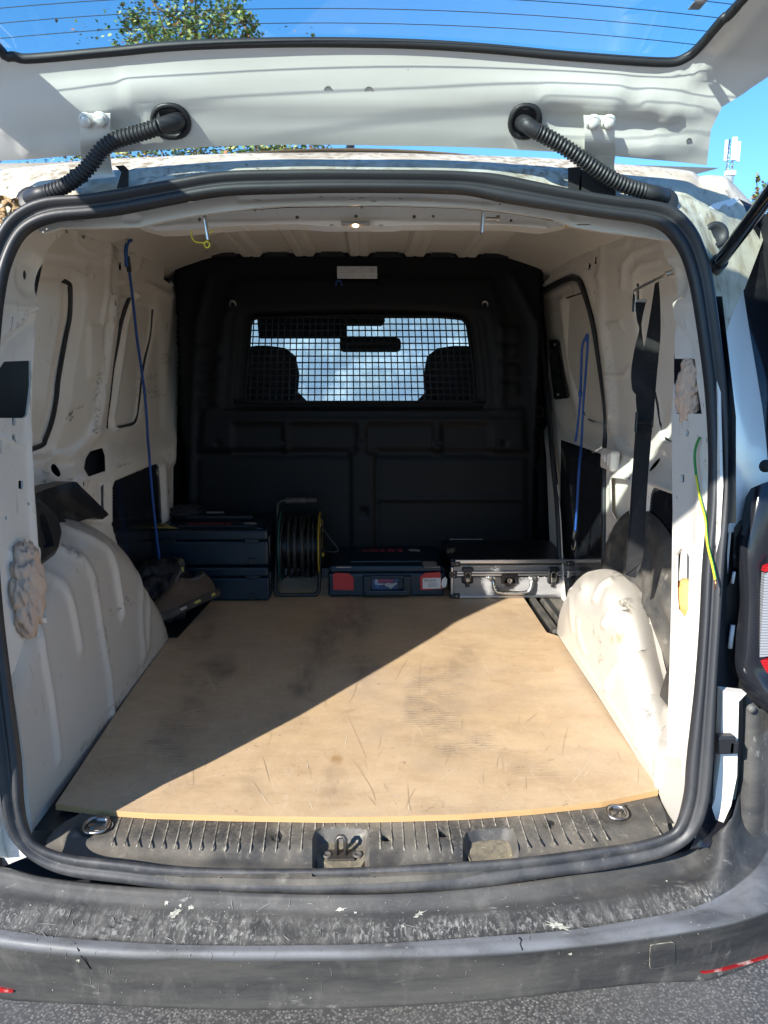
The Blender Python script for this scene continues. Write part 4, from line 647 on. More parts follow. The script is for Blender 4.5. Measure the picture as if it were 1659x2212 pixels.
for q in ((600, 1806), (1188, 1778)): c = onZ([q], .584)[0]; MB().lathe(c, (0, 0, 1), [(0, .003), (.003, .003), (.0035, .0015), (.006, .002), (.0085, 0)], 14).build('sill_screw', M['plastic'], sill)
# latch striker
st = onZ([(737, 1845)], .562)[0]; sk = MB(); sk.tube([st+np.array([-.008, 0, -.005]), st+np.array([-.008, .0, .030]), st+np.array([-.004, .002, .034]), st+np.array([.004, .002, .034]), st+np.array([.008, 0, .030]), st+np.array([.008, 0, -.005])], .004, 8); sk.box(st+[0, 0, -.002], (.05, .03, .004), bev=.001)
sk.build('latch_striker', M['dsteel'], sill)
for dx in (-.026, .03): MB().lathe(st+[dx, -.002, -.001], (0, 0, 1), [(.009, 0), (.009, .003), (.006, .0035), (.005, .002), (0, .002)], 14).build('striker_screw', M['sill'], sill)
for q, r_ in (((208, 1786), .92), ((1333, 1759), .78)):
    c = onZ([q], .589)[0]; ring = [c+np.array([.024*r_*np.sign(math.cos(t))*abs(math.cos(t))**.7, .021*r_*math.sin(t)+.001, .003+.004*math.sin(t)]) for t in np.linspace(0, 6.283, 26)[:-1]]
    lr = MB().tube(ring, .0036, 8, closed=True).build('lashing_ring', M['chrome'], sill)
    MB().box(c+[.0, .001, -.001], (.036, .026, .003), bev=.001).cyl(c+[-.008, -.002, .0], c+[-.008, -.002, .005], .006, 10).cyl(c+[-.003, .018, .004], c+[.018, .018, .004], .006, 10).build('ring_base', M['chrome'], lr)
# ------------------------------------------------------------ bumper
def crv(px, n=60, xs=None):
    P = np.array(px, float); xs = np.linspace(P[0, 0], P[-1, 0], n) if xs is None else xs
    Q = cat_rom(P, 12); return np.stack([xs, np.interp(xs, Q[:, 0], Q[:, 1])], 1)
xs = np.linspace(-130, 1700, 110)
cA = crv([(-130, 1862), (0, 1872), (100, 1895), (250, 1912), (400, 1921), (650, 1931), (829, 1931), (1000, 1921), (1179, 1898), (1300, 1876), (1395, 1862), (1454, 1846), (1500, 1830), (1560, 1790), (1592, 1745), (1600, 1700), (1700, 1500)], xs=xs)
cE = crv([(-130, 1985), (0, 2011), (165, 2030), (415, 2043), (650, 2043), (829, 2038), (1079, 2022), (1229, 2011), (1379, 1987), (1500, 1962), (1580, 1925), (1640, 1880), (1700, 1780)], xs=xs)
cB = crv([(-130, 2015), (0, 2041), (200, 2063), (415, 2070), (829, 2068), (1079, 2059), (1279, 2041), (1429, 2021), (1579, 1994), (1659, 1968), (1700, 1950)], xs=xs)
cBot = crv([(-130, 2128), (0, 2158), (125, 2167), (400, 2179), (550, 2182), (829, 2176), (1079, 2159), (1279, 2137), (1404, 2124), (1504, 2120), (1554, 2112), (1659, 2070), (1700, 2045)], xs=xs)
zA = lambda x: .545+.0*x
def z_of(base, px): x = px[:, 0]; r_ = ss((x-1420)/200); return base+r_*0
mapE = lambda P: onZ(P, .522)
A3 = np.array([onZ([p], .545+.10*float(ss((p[0]-1480)/120)))[0] for p in cA]); E3 = np.array([onZ([p], .522+.03*float(ss((p[0]-1560)/120)))[0] for p in cE]); B3 = onZ(cB, .508); K3 = onZ(cBot, .375)
# rows between the curves
bm_rows = []; px_rows = []
def addrow(P3, Ppx): bm_rows.append(P3); px_rows.append(Ppx)
for t in np.linspace(0, 1, 26):
    P = A3*(1-t)+E3*t; P = P.copy(); P[:, 2] += -.010*ss((t-.12)/.18)*(1-.3*t)+.006*math.exp(-((t-.07)/.04)**2)
    px = cA*(1-t)+cE*t; edge = ss((xs-60)/60)*ss((1540-xs)/60)
    n1 = np.sin(xs*.55+6*np.sin(t*19))*np.sin(t*33+xs*.21)+.7*np.sin(xs*.93-t*41)*np.cos(t*27-xs*.37); P[:, 2] += .0008*n1*ss((t-.3)/.1)*ss((.95-t)/.05)
    P[:, 2] += .004*math.exp(-((t-.97)/.03)**2); addrow(P, px)
for t in (.25, .5, .75, 1): P = E3*(1-t)+B3*t; P = P.copy(); P[:, 1] -= .004*math.sin(t*math.pi); addrow(P, cE*(1-t)+cB*t)
for t in (.04, .12, .25, .4, .55, .7, .85, .95, 1):
    P = B3*(1-t)+K3*t; P = P.copy(); P[:, 1] += .006*math.sin(t*math.pi)+.004*math.exp(-((t-.12)/.06)**2); addrow(P, cB*(1-t)+cBot*t)
for k in (1, 2, 3): P = K3.copy(); P[:, 2] -= [0, .012, .03, .03][k]; P[:, 1] += [0, .02, .06, .2][k]; addrow(P, cBot+[0, 500])
# refine along x for dense wear colours and painted bevel sheen
pxs = np.vstack(px_rows); att = np.zeros((len(pxs), 4)); att[:, 3] = 1
bumps = [('p', [(0, 1945), (400, 1965), (830, 1985), (1200, 1960), (1560, 1900), (1560, 1950), (1230, 2005), (830, 2030), (400, 2035), (0, 2005)], .75, 30), ('p', ell(170, 2060, 400, 6), .3, 20)]
spl = [('p', ell(378, 1973, 12, 3.5, -28), 1, 3), ('p', ell(390, 1955, 5, 2.5, -60), 1, 3), ('p', ell(360, 1950, 3.5, 11, 12), 1, 3), ('p', ell(413, 1960, 8, 3, -35), 1, 3), ('p', ell(737, 1964, 9, 9), 1, 4), ('p', ell(765, 1970, 4, 3), 1, 3), ('p', ell(1205, 2000, 24, 6, 20), .8, 8), ('p', ell(1232, 2060, 6, 3), 1, 3), ('p', ell(850, 1950, 4, 3), 1, 3), ('p', ell(905, 1985, 16, 4, -30), .7, 8), ('p', ell(1150, 1948, 4, 3), 1, 3), ('p', ell(1260, 1966, 5, 3), 1, 3), ('p', ell(1390, 1875, 4, 3), 1, 2), ('p', ell(1440, 1900, 3, 5, -20), 1, 2), ('p', ell(1350, 1880, 3, 2), 1, 2)]
drk = [('p', ell(562, 1998, 30, 20), .7, 12), ('p', ell(625, 2005, 30, 25, 20), .5, 14), ('p', ell(700, 2010, 30, 20), .4, 14), ('l', [(200, 2028), (245, 1990), (300, 1975)], .9, 4), ('p', ell(870, 2200, 50, 14), .4, 14)]
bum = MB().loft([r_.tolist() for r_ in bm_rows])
att[:, 0] = np.clip(field(pxs, bumps), 0, 1); att[:, 1] = np.repeat(np.array([1. if 24 <= i <= 30 else 0 for i in range(len(px_rows))]), len(xs)); att[:, 2] = np.clip(field(pxs, drk), 0, 1)  # second channel: pale band painting the sky and sun reflection along the bevel
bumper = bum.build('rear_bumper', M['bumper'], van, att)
# dried paint splashes: thin raised blobs
def blob(px, r, seed, asp=1, mapf=None, n=9, rot=0):
    rnd = random.Random(seed); c = np.array(px, float); ro = math.radians(rot)
    P = []
    for i in range(n*2):
        a = 2*math.pi*i/(n*2); q = r*(.55+.9*rnd.random()) if i % 2 else r*(.4+.4*rnd.random()); x = q*math.cos(a)*asp; y = q*math.sin(a)*.7
        P.append((c[0]+x*math.cos(ro)-y*math.sin(ro), c[1]+x*math.sin(ro)+y*math.cos(ro)))
    return P
from mathutils.bvhtree import BVHTree
bvh = BVHTree.FromPolygons([Vector(v) for r_ in bm_rows for v in r_], bum.f)
def hit(P):
    out = []
    for d in rays(P):
        h = bvh.ray_cast(Vector(CAM), Vector(d).normalized()); out.append(np.array(h[0])-d*.0012 if h[0] else None)
    return out
spk = MB(); rnd = random.Random(5)
sp_list = [((378, 1973), 12, 1.5, -35), ((390, 1956), 6, .8, -60), ((359, 1950), 9, .45, 15), ((413, 1960), 8, 1.2, -35), ((737, 1964), 9, 1.2, 0), ((768, 1971), 3.6, 1, 0), ((1205, 2000), 12, 2.2, 15), ((1232, 2061), 5, 1.3, 0), ((905, 1975), 8, 2, -35), ((66, 1955), 3, 1, 0), ((1440, 1903), 4, .6, -20), ((870, 2000), 5, 1, 0), ((800, 1995), 4, .6, 0), ((168, 2075), 5, 1, 0)]
for i in range(190): sp_list.append(((rnd.uniform(10, 1560), rnd.choice([rnd.uniform(1950, 2025), rnd.uniform(1950, 2030), rnd.uniform(2045, 2150)])), rnd.uniform(.5, 1.7), rnd.uniform(.6, 1.6), rnd.uniform(0, 180)))
for i, (c, r_, asp, ro) in enumerate(sp_list):
    h = hit(blob(c, r_, i, asp, rot=ro, n=8 if r_ > 4 else 4)); hc = hit([c])[0]
    if hc is None or any(q is None for q in h): continue
    spk.add([hc]+h, [(0, 1+j, 1+(j+1) % len(h)) for j in range(len(h))], 0)
M['splash'] = new_mat('dried_plaster', (.40, .395, .33), .9, layers=[((.1, .1, .09), .7, ('n', 160, .5, .62, 4))])
sp = spk.build('dried_splashes', M['splash'], bumper); sp['kind'] = 'stuff'
def bmap(P): h = hit(P); return None if any(q is None for q in h) else np.array(h)
scratches('scratches', rand_curves(50, (20, 1930, 1540, 2030), 8, 40, (100, 22), 11)+rand_curves(40, (20, 1940, 1540, 2030), 8, 46, (10, 30), 12)+rand_curves(30, (100, 2040, 1480, 2068), 8, 24, (95, 20), 13)+rand_curves(10, (60, 2070, 1500, 2150), 10, 40, (88, 12), 14), bmap, (.0004, .0007, .0003), M['scr_g'], bumper, (0, -.7, .7), .0002)
# square tow-eye cover and reflectors on the bumper
def on_b(px, off=.002): return [tuple(q+np.array([0, -off, 0])) for q in hit(px) if q is not None]
tow = [(1405, 2041), (1412, 2039), (1450, 2034), (1456, 2036), (1458, 2078), (1454, 2083), (1412, 2091), (1405, 2090), (1403, 2084), (1404, 2050)]
mb = MB(); P = on_b(tow, .0022); mb.prism(P, (0, .004, 0)); tw = mb.build('tow_cover', M['bumper'], bumper); MB().tube(on_b(resample(tow, 8, True), .0012), .0009, 6, closed=True).build('cover_edge', M['tread'], tw)
mb = MB(); mb.prism(on_b([(1512, 2098), (1570, 2088), (1659, 2062), (1676, 2056), (1676, 2061), (1659, 2067), (1570, 2093), (1518, 2101)], .003), (0, .006, 0)); mb.build('reflector', M['redlow'], bumper)
mb = MB(); mb.prism(on_b([(-90, 2110), (0, 2132), (30, 2138), (28, 2142), (0, 2141), (-90, 2124)], .003), (0, .006, 0)); mb.build('reflector', M['redlow'], bumper)
# crack in the bumper edge
mb = MB().tube(on_b([(162, 2036), (170, 2052), (176, 2066), (184, 2074), (196, 2092)], .001), .0009, 5); mb.build('bumper_crack', M['dark'], bumper)
mb = MB().tube(on_b([(1120, 2024), (1126, 2030), (1123, 2038), (1128, 2052)], .001), .0009, 5); mb.build('bumper_crack', M['dark'], bumper)
# bumper corner and side of the body on the right
def surf_loft(name, cols, mat, parent=van, sub=8):  # cols: list of lists of (px, py, Y)
    rows = []
    for c in cols: rows.append([tuple(onY([(q[0], q[1])], q[2])[0]) for q in cat_rom(c, sub)])
    return MB().loft(rows).build(name, mat, parent)
surf_loft('bumper_corner', [[(1596, 1514, 1.36), (1592, 1680, 1.345), (1582, 1742, 1.34), (1560, 1790, 1.335), (1505, 1850, 1.33)], [(1612, 1502, 1.335), (1618, 1660, 1.315), (1614, 1745, 1.31), (1596, 1810, 1.31), (1520, 1880, 1.32)], [(1640, 1530, 1.34), (1642, 1680, 1.32), (1640, 1780, 1.31), (1626, 1850, 1.30), (1580, 1930, 1.30)], [(1730, 1560, 1.50), (1735, 1700, 1.48), (1740, 1800, 1.46), (1730, 1900, 1.44), (1700, 1990, 1.42)]], M['bumper'])
surf_loft('bumper_corner', [[(-10, 1560, 1.36), (-12, 1700, 1.345), (0, 1790, 1.34), (30, 1860, 1.335)], [(-60, 1560, 1.34), (-60, 1700, 1.32), (-40, 1820, 1.32), (0, 1890, 1.32)], [(-140, 1560, 1.5), (-140, 1700, 1.48), (-130, 1860, 1.46), (-90, 1950, 1.44)]], M['bumper'])
# ------------------------------------------------------------ rear body frame outside the seal
ft_out = [(-130, 400), (-60, 384), (0, 368), (87, 357), (178, 347), (248, 342), (350, 338), (484, 332), (620, 330), (829, 330), (1071, 337), (1210, 343), (1337, 354), (1440, 363), (1493, 370), (1511, 380), (1532, 378), (1567, 382), (1586, 398), (1624, 438), (1660, 480)]
ft_in = [(-60, 560), (-30, 530), (15, 480), (55, 452), (110, 432), (190, 426), (270, 412), (380, 392), (490, 376), (640, 372), (829, 373), (1020, 377), (1085, 383), (1225, 412), (1330, 430), (1405, 438), (1455, 452), (1492, 486), (1520, 532), (1541, 606), (1560, 745)]
def Yf(t): return 1.40+.22*(1-(1-t)**2)
oc = resample(cat_rom(ft_out, 6), 9, False); ic = resample(cat_rom(ft_in, 6), 9, False)
oc = oc[np.linspace(0, len(oc)-1, 170).astype(int)]; ic = ic[np.linspace(0, len(ic)-1, 170).astype(int)]
rows = []
for t in np.linspace(0, 1, 12):
    px = ic*(1-t)+oc*t; Y = 1.42+.17*t**1.3+0*px[:, 0]; P = np.array([onY([q], y)[0] for q, y in zip(px, Y)])
    P[:, 2] += .0008*np.sin(px[:, 0]*.02+3*t)*math.sin(math.pi*t)
    P[:, 1] += (-.006 if .45 < t < .95 else .004)*(1 if t < 1 else 0)
    rows.append(P.tolist())
rows.append([(p[0], p[1]+.04, p[2]-.004) for p in rows[-1]])
MB().loft(rows).build('rear_roof_frame', M['mossy'], van)
# dark hinge pockets
for px in ([(150, 366), (188, 362), (188, 392), (152, 396)], [(248, 358), (268, 357), (277, 366), (276, 402), (252, 406), (262, 372)], [(1228, 362), (1256, 360), (1256, 412), (1228, 410)], [(1256, 366), (1330, 372), (1330, 425), (1250, 412)]):
    quad('hinge_pocket', [tuple(q) for q in onY(px, 1.425)], M['dark'], th=(0, .004, 0))
# gutter and trim at the right of the opening
surf_loft('rear_gutter', [[(1505, 470, 1.46), (1535, 560, 1.44), (1556, 700, 1.42), (1575, 860, 1.40), (1580, 1000, 1.38), (1577, 1100, 1.37), (1572, 1150, 1.36)], [(1540, 440, 1.50), (1565, 560, 1.48), (1582, 700, 1.46), (1600, 860, 1.44), (1608, 1000, 1.42), (1602, 1100, 1.41), (1590, 1150, 1.40)], [(1595, 425, 1.56), (1585, 480, 1.545), (1598, 570, 1.535), (1614, 680, 1.52), (1641, 840, 1.495), (1659, 1000, 1.46), (1664, 1150, 1.44)]], M['hatch'])
surf_loft('gutter_liner', [[(1560, 1125, 1.372), (1552, 1240, 1.36), (1546, 1360, 1.34), (1540, 1500, 1.32)], [(1590, 1120, 1.43), (1585, 1240, 1.41), (1578, 1360, 1.40), (1570, 1500, 1.37)], [(1640, 1110, 1.45), (1640, 1240, 1.43), (1640, 1360, 1.42), (1640, 1530, 1.39)]], M['dark'])
surf_loft('rear_gutter', [[(1545, 1485, 1.325), (1536, 1640, 1.30), (1512, 1780, 1.26), (1490, 1835, 1.235)], [(1575, 1490, 1.36), (1566, 1640, 1.33), (1550, 1760, 1.29), (1515, 1830, 1.25)], [(1612, 1500, 1.345), (1598, 1650, 1.33), (1582, 1750, 1.30), (1530, 1832, 1.25)]], M['gloss'])
surf_loft('rear_gutter', [[(-5, 480, 1.46), (-40, 560, 1.44), (-56, 700, 1.42), (-70, 900, 1.40), (-62, 1200, 1.36), (-40, 1450, 1.33), (-20, 1640, 1.30), (10, 1790, 1.27), (60, 1850, 1.25)], [(-60, 470, 1.5), (-100, 560, 1.48), (-110, 700, 1.45), (-120, 900, 1.43), (-110, 1200, 1.40), (-95, 1450, 1.36), (-80, 1640, 1.33), (-30, 1800, 1.30), (30, 1862, 1.28)], [(-160, 470, 1.6), (-180, 560, 1.6), (-180, 700, 1.6), (-180, 900, 1.6), (-180, 1200, 1.56), (-160, 1450, 1.5), (-150, 1640, 1.46), (-90, 1820, 1.42), (-20, 1885, 1.36)]], M['hatch'])
surf_loft('quarter_trim', [[(1594, 428, 1.565), (1583, 480, 1.545), (1597, 560, 1.535), (1612, 674, 1.52), (1639, 832, 1.495), (1655, 950, 1.475), (1663, 1050, 1.455)], [(1640, 450, 1.575), (1640, 500, 1.55), (1650, 600, 1.54), (1665, 700, 1.53), (1680, 832, 1.50), (1690, 950, 1.49), (1700, 1050, 1.47)], [(1760, 560, 1.9), (1760, 620, 1.9), (1760, 700, 1.9), (1765, 760, 1.9), (1770, 860, 1.9), (1775, 960, 1.9), (1780, 1050, 1.9)]], M['gloss'])
c = onY([(1545, 508)], 1.47)[0]; MB().lathe(c, (0, -1, .1), [(.0, .002), (.014, .002), (.018, .008), (.024, .004), (.026, -.02)], 20).build('gutter_grommet', M['rubber'], van)
MB().box(onY([(1556, 600)], 1.485)[0], (.03, .01, .11), rot=Matrix.Rotation(-.08, 3, 'Y'), bev=.003).build('strut_bracket', M['hatch'], van)
a, b = onY([(1545, 578)], 1.44)[0], onY([(1668, 412)], 1.15)[0]; d = b-a
MB().cyl(a+d*.08, a+d*4.2, .0115, 18).cyl(a+d*.02, a+d*.10, .015, 18).lathe(a+d*.0, tuple(d), [(0, -.012), (.012, -.008), (.015, 0), (.013, .012)], 18).build('gas_strut', M['gloss'], van)
for sx in (-1, 1):   # flat plates added behind the gutter to block sun leaking past the corner
    MB().prism([(sx*.65, 1.225+.05, .5), (sx*.86, 1.225+.16, .5), (sx*.86, 1.56, 1.72), (sx*.69, 1.50, 1.72), (sx*.655, 1.47, 1.5)] if sx < 0 else [(.66, 1.42, .5), (.86, 1.46, .5), (.84, 1.60, 1.70), (.70, 1.56, 1.70)], (0, .012, 0)).build('corner_light_blocker', M['dark'], van)
for q in ((1575, 1013), (1575, 1110), (1659, 1008)): c = onY([q], 1.385)[0]; MB().lathe(c, (0, -1, 0), [(0, .004), (.007, .004), (.010, 0), (.012, -.01)], 14).build('blanking_plug', M['dark'], van)
# ------------------------------------------------------------ tail lamp
tl = surf_loft('tail_lamp', [[(1610, 1075, 1.40), (1600, 1140, 1.385), (1594, 1180, 1.375), (1598, 1300, 1.365), (1588, 1390, 1.36), (1592, 1455, 1.35), (1626, 1510, 1.34), (1665, 1545, 1.33)], [(1622, 1055, 1.385), (1617, 1130, 1.365), (1610, 1200, 1.355), (1608, 1300, 1.35), (1604, 1400, 1.34), (1606, 1450, 1.33), (1636, 1490, 1.325), (1670, 1525, 1.31)], [(1645, 1045, 1.375), (1638, 1100, 1.36), (1632, 1200, 1.35), (1628, 1300, 1.34), (1620, 1400, 1.33), (1622, 1440, 1.33), (1645, 1480, 1.32), (1675, 1500, 1.31)], [(1675, 1035, 1.375), (1665, 1100, 1.365), (1650, 1200, 1.355), (1642, 1300, 1.345), (1636, 1400, 1.335), (1638, 1440, 1.33), (1655, 1470, 1.325), (1680, 1490, 1.315)], [(1740, 1040, 1.42), (1740, 1100, 1.42), (1740, 1200, 1.4), (1740, 1300, 1.4), (1740, 1400, 1.38), (1740, 1440, 1.38), (1740, 1470, 1.37), (1740, 1490, 1.36)]], M['gloss'])
def lens(px, mat, Y=1.335, nm='lamp_lens'): q = onY(px, Y); return MB().prism([tuple(p) for p in q], (0, .012, 0)).build(nm, mat, tl)
lens([(1652, 1240), (1700, 1225), (1700, 1412), (1641, 1420)], M['lens']); lens([(1640, 1427), (1700, 1420), (1700, 1520), (1659, 1505), (1636, 1482)], M['lensr']); lens([(1654, 1225), (1700, 1205), (1700, 1221), (1651, 1236)], M['lensr'])
for px in ([(1586, 1140), (1612, 1128), (1636, 1140), (1608, 1150), (1600, 1230), (1584, 1225)], [(1562, 1290), (1580, 1250), (1600, 1235), (1596, 1380), (1568, 1392)], [(1556, 1400), (1592, 1384), (1594, 1488), (1554, 1490)]):
    MB().prism([tuple(p) for p in onY(px, 1.385)], (0, .05, 0)).build('lamp_bracket', M['plastic'], tl)
MB().tube(onY([(1586, 1235), (1582, 1260)], 1.37).tolist(), .003, 8).build('lamp_pin', M['white'], tl); MB().tube(onY([(1583, 1350), (1577, 1400)], 1.37).tolist(), .0045, 8).build('lamp_pin', M['white'], tl)
# body strip and clip below the lamp
MB().prism([tuple(p) for p in onY([(1561, 1492), (1613, 1498), (1596, 1516), (1592, 1676), (1579, 1741), (1561, 1781), (1509, 1822), (1544, 1728), (1556, 1640)], 1.285)], (0, .02, 0)).build('body_flange', M['paint'], van)
c = onY([(1564, 1606)], 1.27)[0]; MB().box(c, (.034, .02, .034), bev=.004).box(c+[.014, -.004, -.004], (.018, .012, .024), bev=.003).build('rubber_stop', M['plastic'], van)
c = onY([(1624, 1532)], 1.325)[0]; MB().lathe(c, (0, -1, 0), [(0, .004), (.007, .003), (.008, -.006)], 16).build('bumper_screw', M['mgrey'], van)
# ------------------------------------------------------------ raised tailgate
hp = cat_rom([(1.50, 1.765), (1.43, 1.812), (1.395, 1.845), (1.36, 1.887), (1.325, 1.932), (1.27, 1.962), (1.0, 2.035), (.82, 2.095), (.72, 2.112), (.62, 2.095), (.48, 2.01), (.36, 1.935), (.30, 1.91)], 10)[::-1]
def hz(Y, x): return np.interp(Y, hp[:, 0], hp[:, 1])-.09*x*x
HS = lambda p: p[:, 2]-hz(p[:, 1], p[:, 0])
def hxy(px): p = onS(px, HS, .2, 2.2, 220); return [(q[0], q[1]) for q in p]
hmap2 = lambda V: np.stack([V[:, 0], V[:, 1], hz(V[:, 1], V[:, 0])], 1)
Rr = hxy([(1527, 357), (1530, 330), (1536, 280), (1560, 226), (1604, 200), (1659, 165)])
Rr = Rr+[(.78, .90), (.72, .74), (.62, .60), (.50, .48), (.36, .40), (.2, .36)]
Bm = hxy([(829, 316), (1129, 324), (1329, 337)]); Bl = hxy([(600, 314), (430, 319), (170, 334), (50, 345)])
Lr = [(-x, y) for x, y in Rr]
hout = Bl[::-1][:0]+Lr[::-1]+Bl[::-1]+Bm+Rr
wr = hxy([(829, 102), (1029, 112), (1229, 130), (1419, 143), (1478, 135), (1510, 110), (1560, 52), (1612, 0)])+[(.62, .86), (.58, .82), (.50, .80), (.0, .79)]
wl = hxy([(415, 106), (250, 120), (75, 135), (32, 131), (0, 115)])
hwin = wr+[(-x, y) for x, y in wr[::-1]][1:4]+[(-x, y) for x, y in hxy([(1612, 0), (1560, 52)])]+wl[::-1]
def hl(px, a, w_): return ('l', hxy(cat_rom(px, 5)), a*.55, w_)
hf = [hl([(0, 197), (60, 203), (110, 195), (280, 172), (420, 150), (600, 142), (829, 140), (1029, 150), (1229, 170), (1400, 185), (1500, 160), (1580, 90), (1659, -10)], .010, .014),
      hl([(280, 190), (420, 205), (600, 214), (829, 216), (1029, 210), (1200, 202), (1330, 205)], .010, .012),
      hl([(0, 160), (100, 165), (260, 140), (420, 125), (829, 116), (1229, 142), (1420, 158), (1500, 135), (1590, 40)], -.006, .008),
      hl([(0, 245), (60, 250), (150, 240), (250, 228), (330, 250)], .008, .012), hl([(0, 262), (40, 285), (60, 305)], .01, .012), hl([(1400, 215), (1500, 228), (1560, 215), (1640, 160)], .008, .012), hl([(1180, 210), (1290, 225), (1420, 238), (1500, 235)], .008, .010),
      ('p', hxy([(1160, 250), (1180, 240), (1260, 244), (1400, 255), (1460, 272), (1430, 292), (1350, 300), (1200, 285)]), -.010, .02), ('p', hxy([(245, 262), (300, 256), (290, 270), (250, 285)]), -.010, .02),
      hl([(60, 325), (170, 318), (430, 300), (829, 292), (1129, 300), (1329, 315), (1420, 322), (1500, 305)], .006, .010), hl([(430, 302), (829, 297), (1100, 302)], -.006, .012), hl([(1455, 240), (1430, 280), (1420, 300)], .006, .012)]
hholes = [hwin]
hatch = sheet('tailgate', hout, hmap2, .011, M['hatch'], van, hholes, hf, disp=(0, -.35, -.94), thick=(0, .001, .009))
sheet('tailgate_skin', hout, lambda V: hmap2(V)+np.array([0, .004, .032]), .05, M['hatch'], van, [[(x*1.07, (y-1.03)*1.42+1.03) for x, y in hwin]], thick=(0, -.003, -.021))
wnd = inflate(hwin, 1.015)
gp = sheet('tailgate_glass', wnd, lambda V: hmap2(V)+np.array([0, .0, .010]), .05, M['glass'], hatch)
MB().tube((hmap2(resample(cat_rom(hwin, 4, True), .02, True))+np.array([0, 0, .006])).tolist(), .0075, 8, closed=True).build('glass_trim', M['rubber'], hatch)
for y in (64, 33, 2, -30, -62, -94, -126, -160): 
    Y = hxy([(829, y)])[0][1]; X = np.linspace(-.60, .60, 24); MB().tube((hmap2(np.stack([X, np.full(24, Y)], 1))+np.array([0, 0, .0085])).tolist(), .0006, 5).build('heater_line', M['cable'], gp)
c = onS([(1507, 10)], lambda p: HS(p)-.006, .2, 2.2)[0]; MB().box(c, (.018, .03, .0015), bev=.0005).build('glass_sticker', M['lens'], gp)
for q, r_ in (((709, 193), .0068), ((797, 194), .0068), ((1488, 302), .0045)):
    c = onS([q], lambda p: HS(p)+.001, .2, 2.2, 220)[0]; MB().lathe(c, (0, -.62, -.78), [(0, -.002), (r_*.8, -.001), (r_, .003)], 16).build('access_hole', M['dark'], hatch)
# hinges
def hp3(q, off=0.): return onS([q], lambda p: HS(p)+off, .2, 2.2, 220)[0]
for s, top, bot, bl in ((-1, (172, 246, 238, 246), (178, 366, 242, 366), ((186, 260), (217, 258))), (1, (1261, 250, 1328, 251), (1258, 372, 1327, 362), ((1281, 264), (1314, 264)))):
    A = hp3(top[:2], .020); B = hp3(top[2:], .020); A2 = hp3((top[0]+2, 300), .028); B2 = hp3((top[2], 302), .028)
    Cc = onY([bot[:2]], 1.455)[0]; D = onY([bot[2:]], 1.455)[0]; E_ = onY([(bot[0]+2, bot[1]+24)], 1.46)[0]; F_ = onY([(bot[2]+8, bot[3]+16)], 1.46)[0]
    hb = strip('hinge_bracket', [A, A2, (A2+Cc)/2+[0, -.004, 0], Cc, E_], [B, B2, (B2+D)/2+[0, -.004, 0], D, F_], M['hatch'], van, (0, .003, .002))
    for q in bl:
        c = hp3(q, .024); n_ = Vector((0, -.75, -.66)); MB().lathe(c, n_, [(0, .012), (.0075, .012), (.0092, .010), (.0092, .003)], 6).lathe(c, n_, [(.0092, .003), (.0125, .002), (.0125, -.002)], 16).build('hinge_bolt', M['hatch'], hb)
# corrugated wiring tubes with grommets
def corr(px, Y0, Y1, rad, n_ring, elb0, elb1, gro, gY):
    P = np.array([onY([q[:2]], Y0+(Y1-Y0)*i/(len(px)-1)+(q[2] if len(q) > 2 else 0))[0] for i, q in enumerate(px)]); C = cat_rom(P, 40)
    sl = np.r_[0, np.cumsum(np.linalg.norm(np.diff(C, axis=0), axis=1))]; n = n_ring*6; C = np.stack([np.interp(np.linspace(0, sl[-1], n), sl, C[:, k]) for k in range(3)], 1)
    r = [rad*(1+.13*np.sign(math.sin(i*2*math.pi/6+.5))*abs(math.sin(i*2*math.pi/6+.5))**.5) for i in range(n)]
    o = MB().tube(C.tolist(), r, 16).build('wiring_tube', M['rubber'], van)
    e0 = [onY([q[:2]], q[2])[0] for q in elb0]+[C[2]]; MB().tube(cat_rom(e0, 6).tolist(), rad*1.06, 14).build('tube_elbow', M['rubber'], o)
    e1 = [C[-3]]+[onY([q[:2]], q[2])[0] for q in elb1]; MB().tube(cat_rom(e1, 6).tolist(), [rad*1.0+.004*t for t in np.linspace(0, 1, len(cat_rom(e1, 6)))], 14).build('tube_elbow', M['rubber'], o)
    return o
t1 = corr([(344, 273), (316, 283), (285, 292), (250, 303), (222, 322), (200, 350), (178, 374), (152, 394), (126, 408), (100, 417)], 1.365, 1.41, .0122, 34, [(392, 258, 1.395), (378, 262, 1.375)], [(84, 421, 1.41), (70, 428, 1.43), (64, 438, 1.46)], None, None)
t2 = corr([(1160, 284), (1180, 295), (1205, 309), (1232, 326), (1259, 345), (1282, 361), (1304, 376), (1330, 391), (1360, 404), (1394, 413)], 1.365, 1.41, .0122, 32, [(1122, 262, 1.395), (1136, 268, 1.37), (1146, 276, 1.366)], [(1412, 418, 1.41), (1428, 424, 1.43), (1438, 438, 1.46)], None, None)
for q, rx in (((369, 262), .029), ((1134, 262), .024)):
    ctr = hp3(q, .003); ring = []
    for t in np.linspace(0, 6.283, 26)[:-1]: x = ctr[0]+rx*np.sign(math.cos(t))*abs(math.cos(t))**.8; Y = ctr[1]+.017*math.sin(t); ring.append((x, Y, float(hz(np.array([Y]), np.array([x]))[0])-.004))
    gm = MB().tube(ring, .005, 8, closed=True); gm.add([(p[0], p[1], p[2]+.001) for p in ring], [tuple(range(25))]); gm.build('tube_grommet', M['rubber'], hatch)
for q, r_ in (((66, 432), .026), ((1437, 432), .024)):
    c = onY([q], 1.43)[0]; MB().lathe(c, (0, -1, .35), [(0, .004), (r_*.7, .004), (r_, 0), (r_*1.05, -.01)], 22).build('body_grommet', M['rubber'], van)
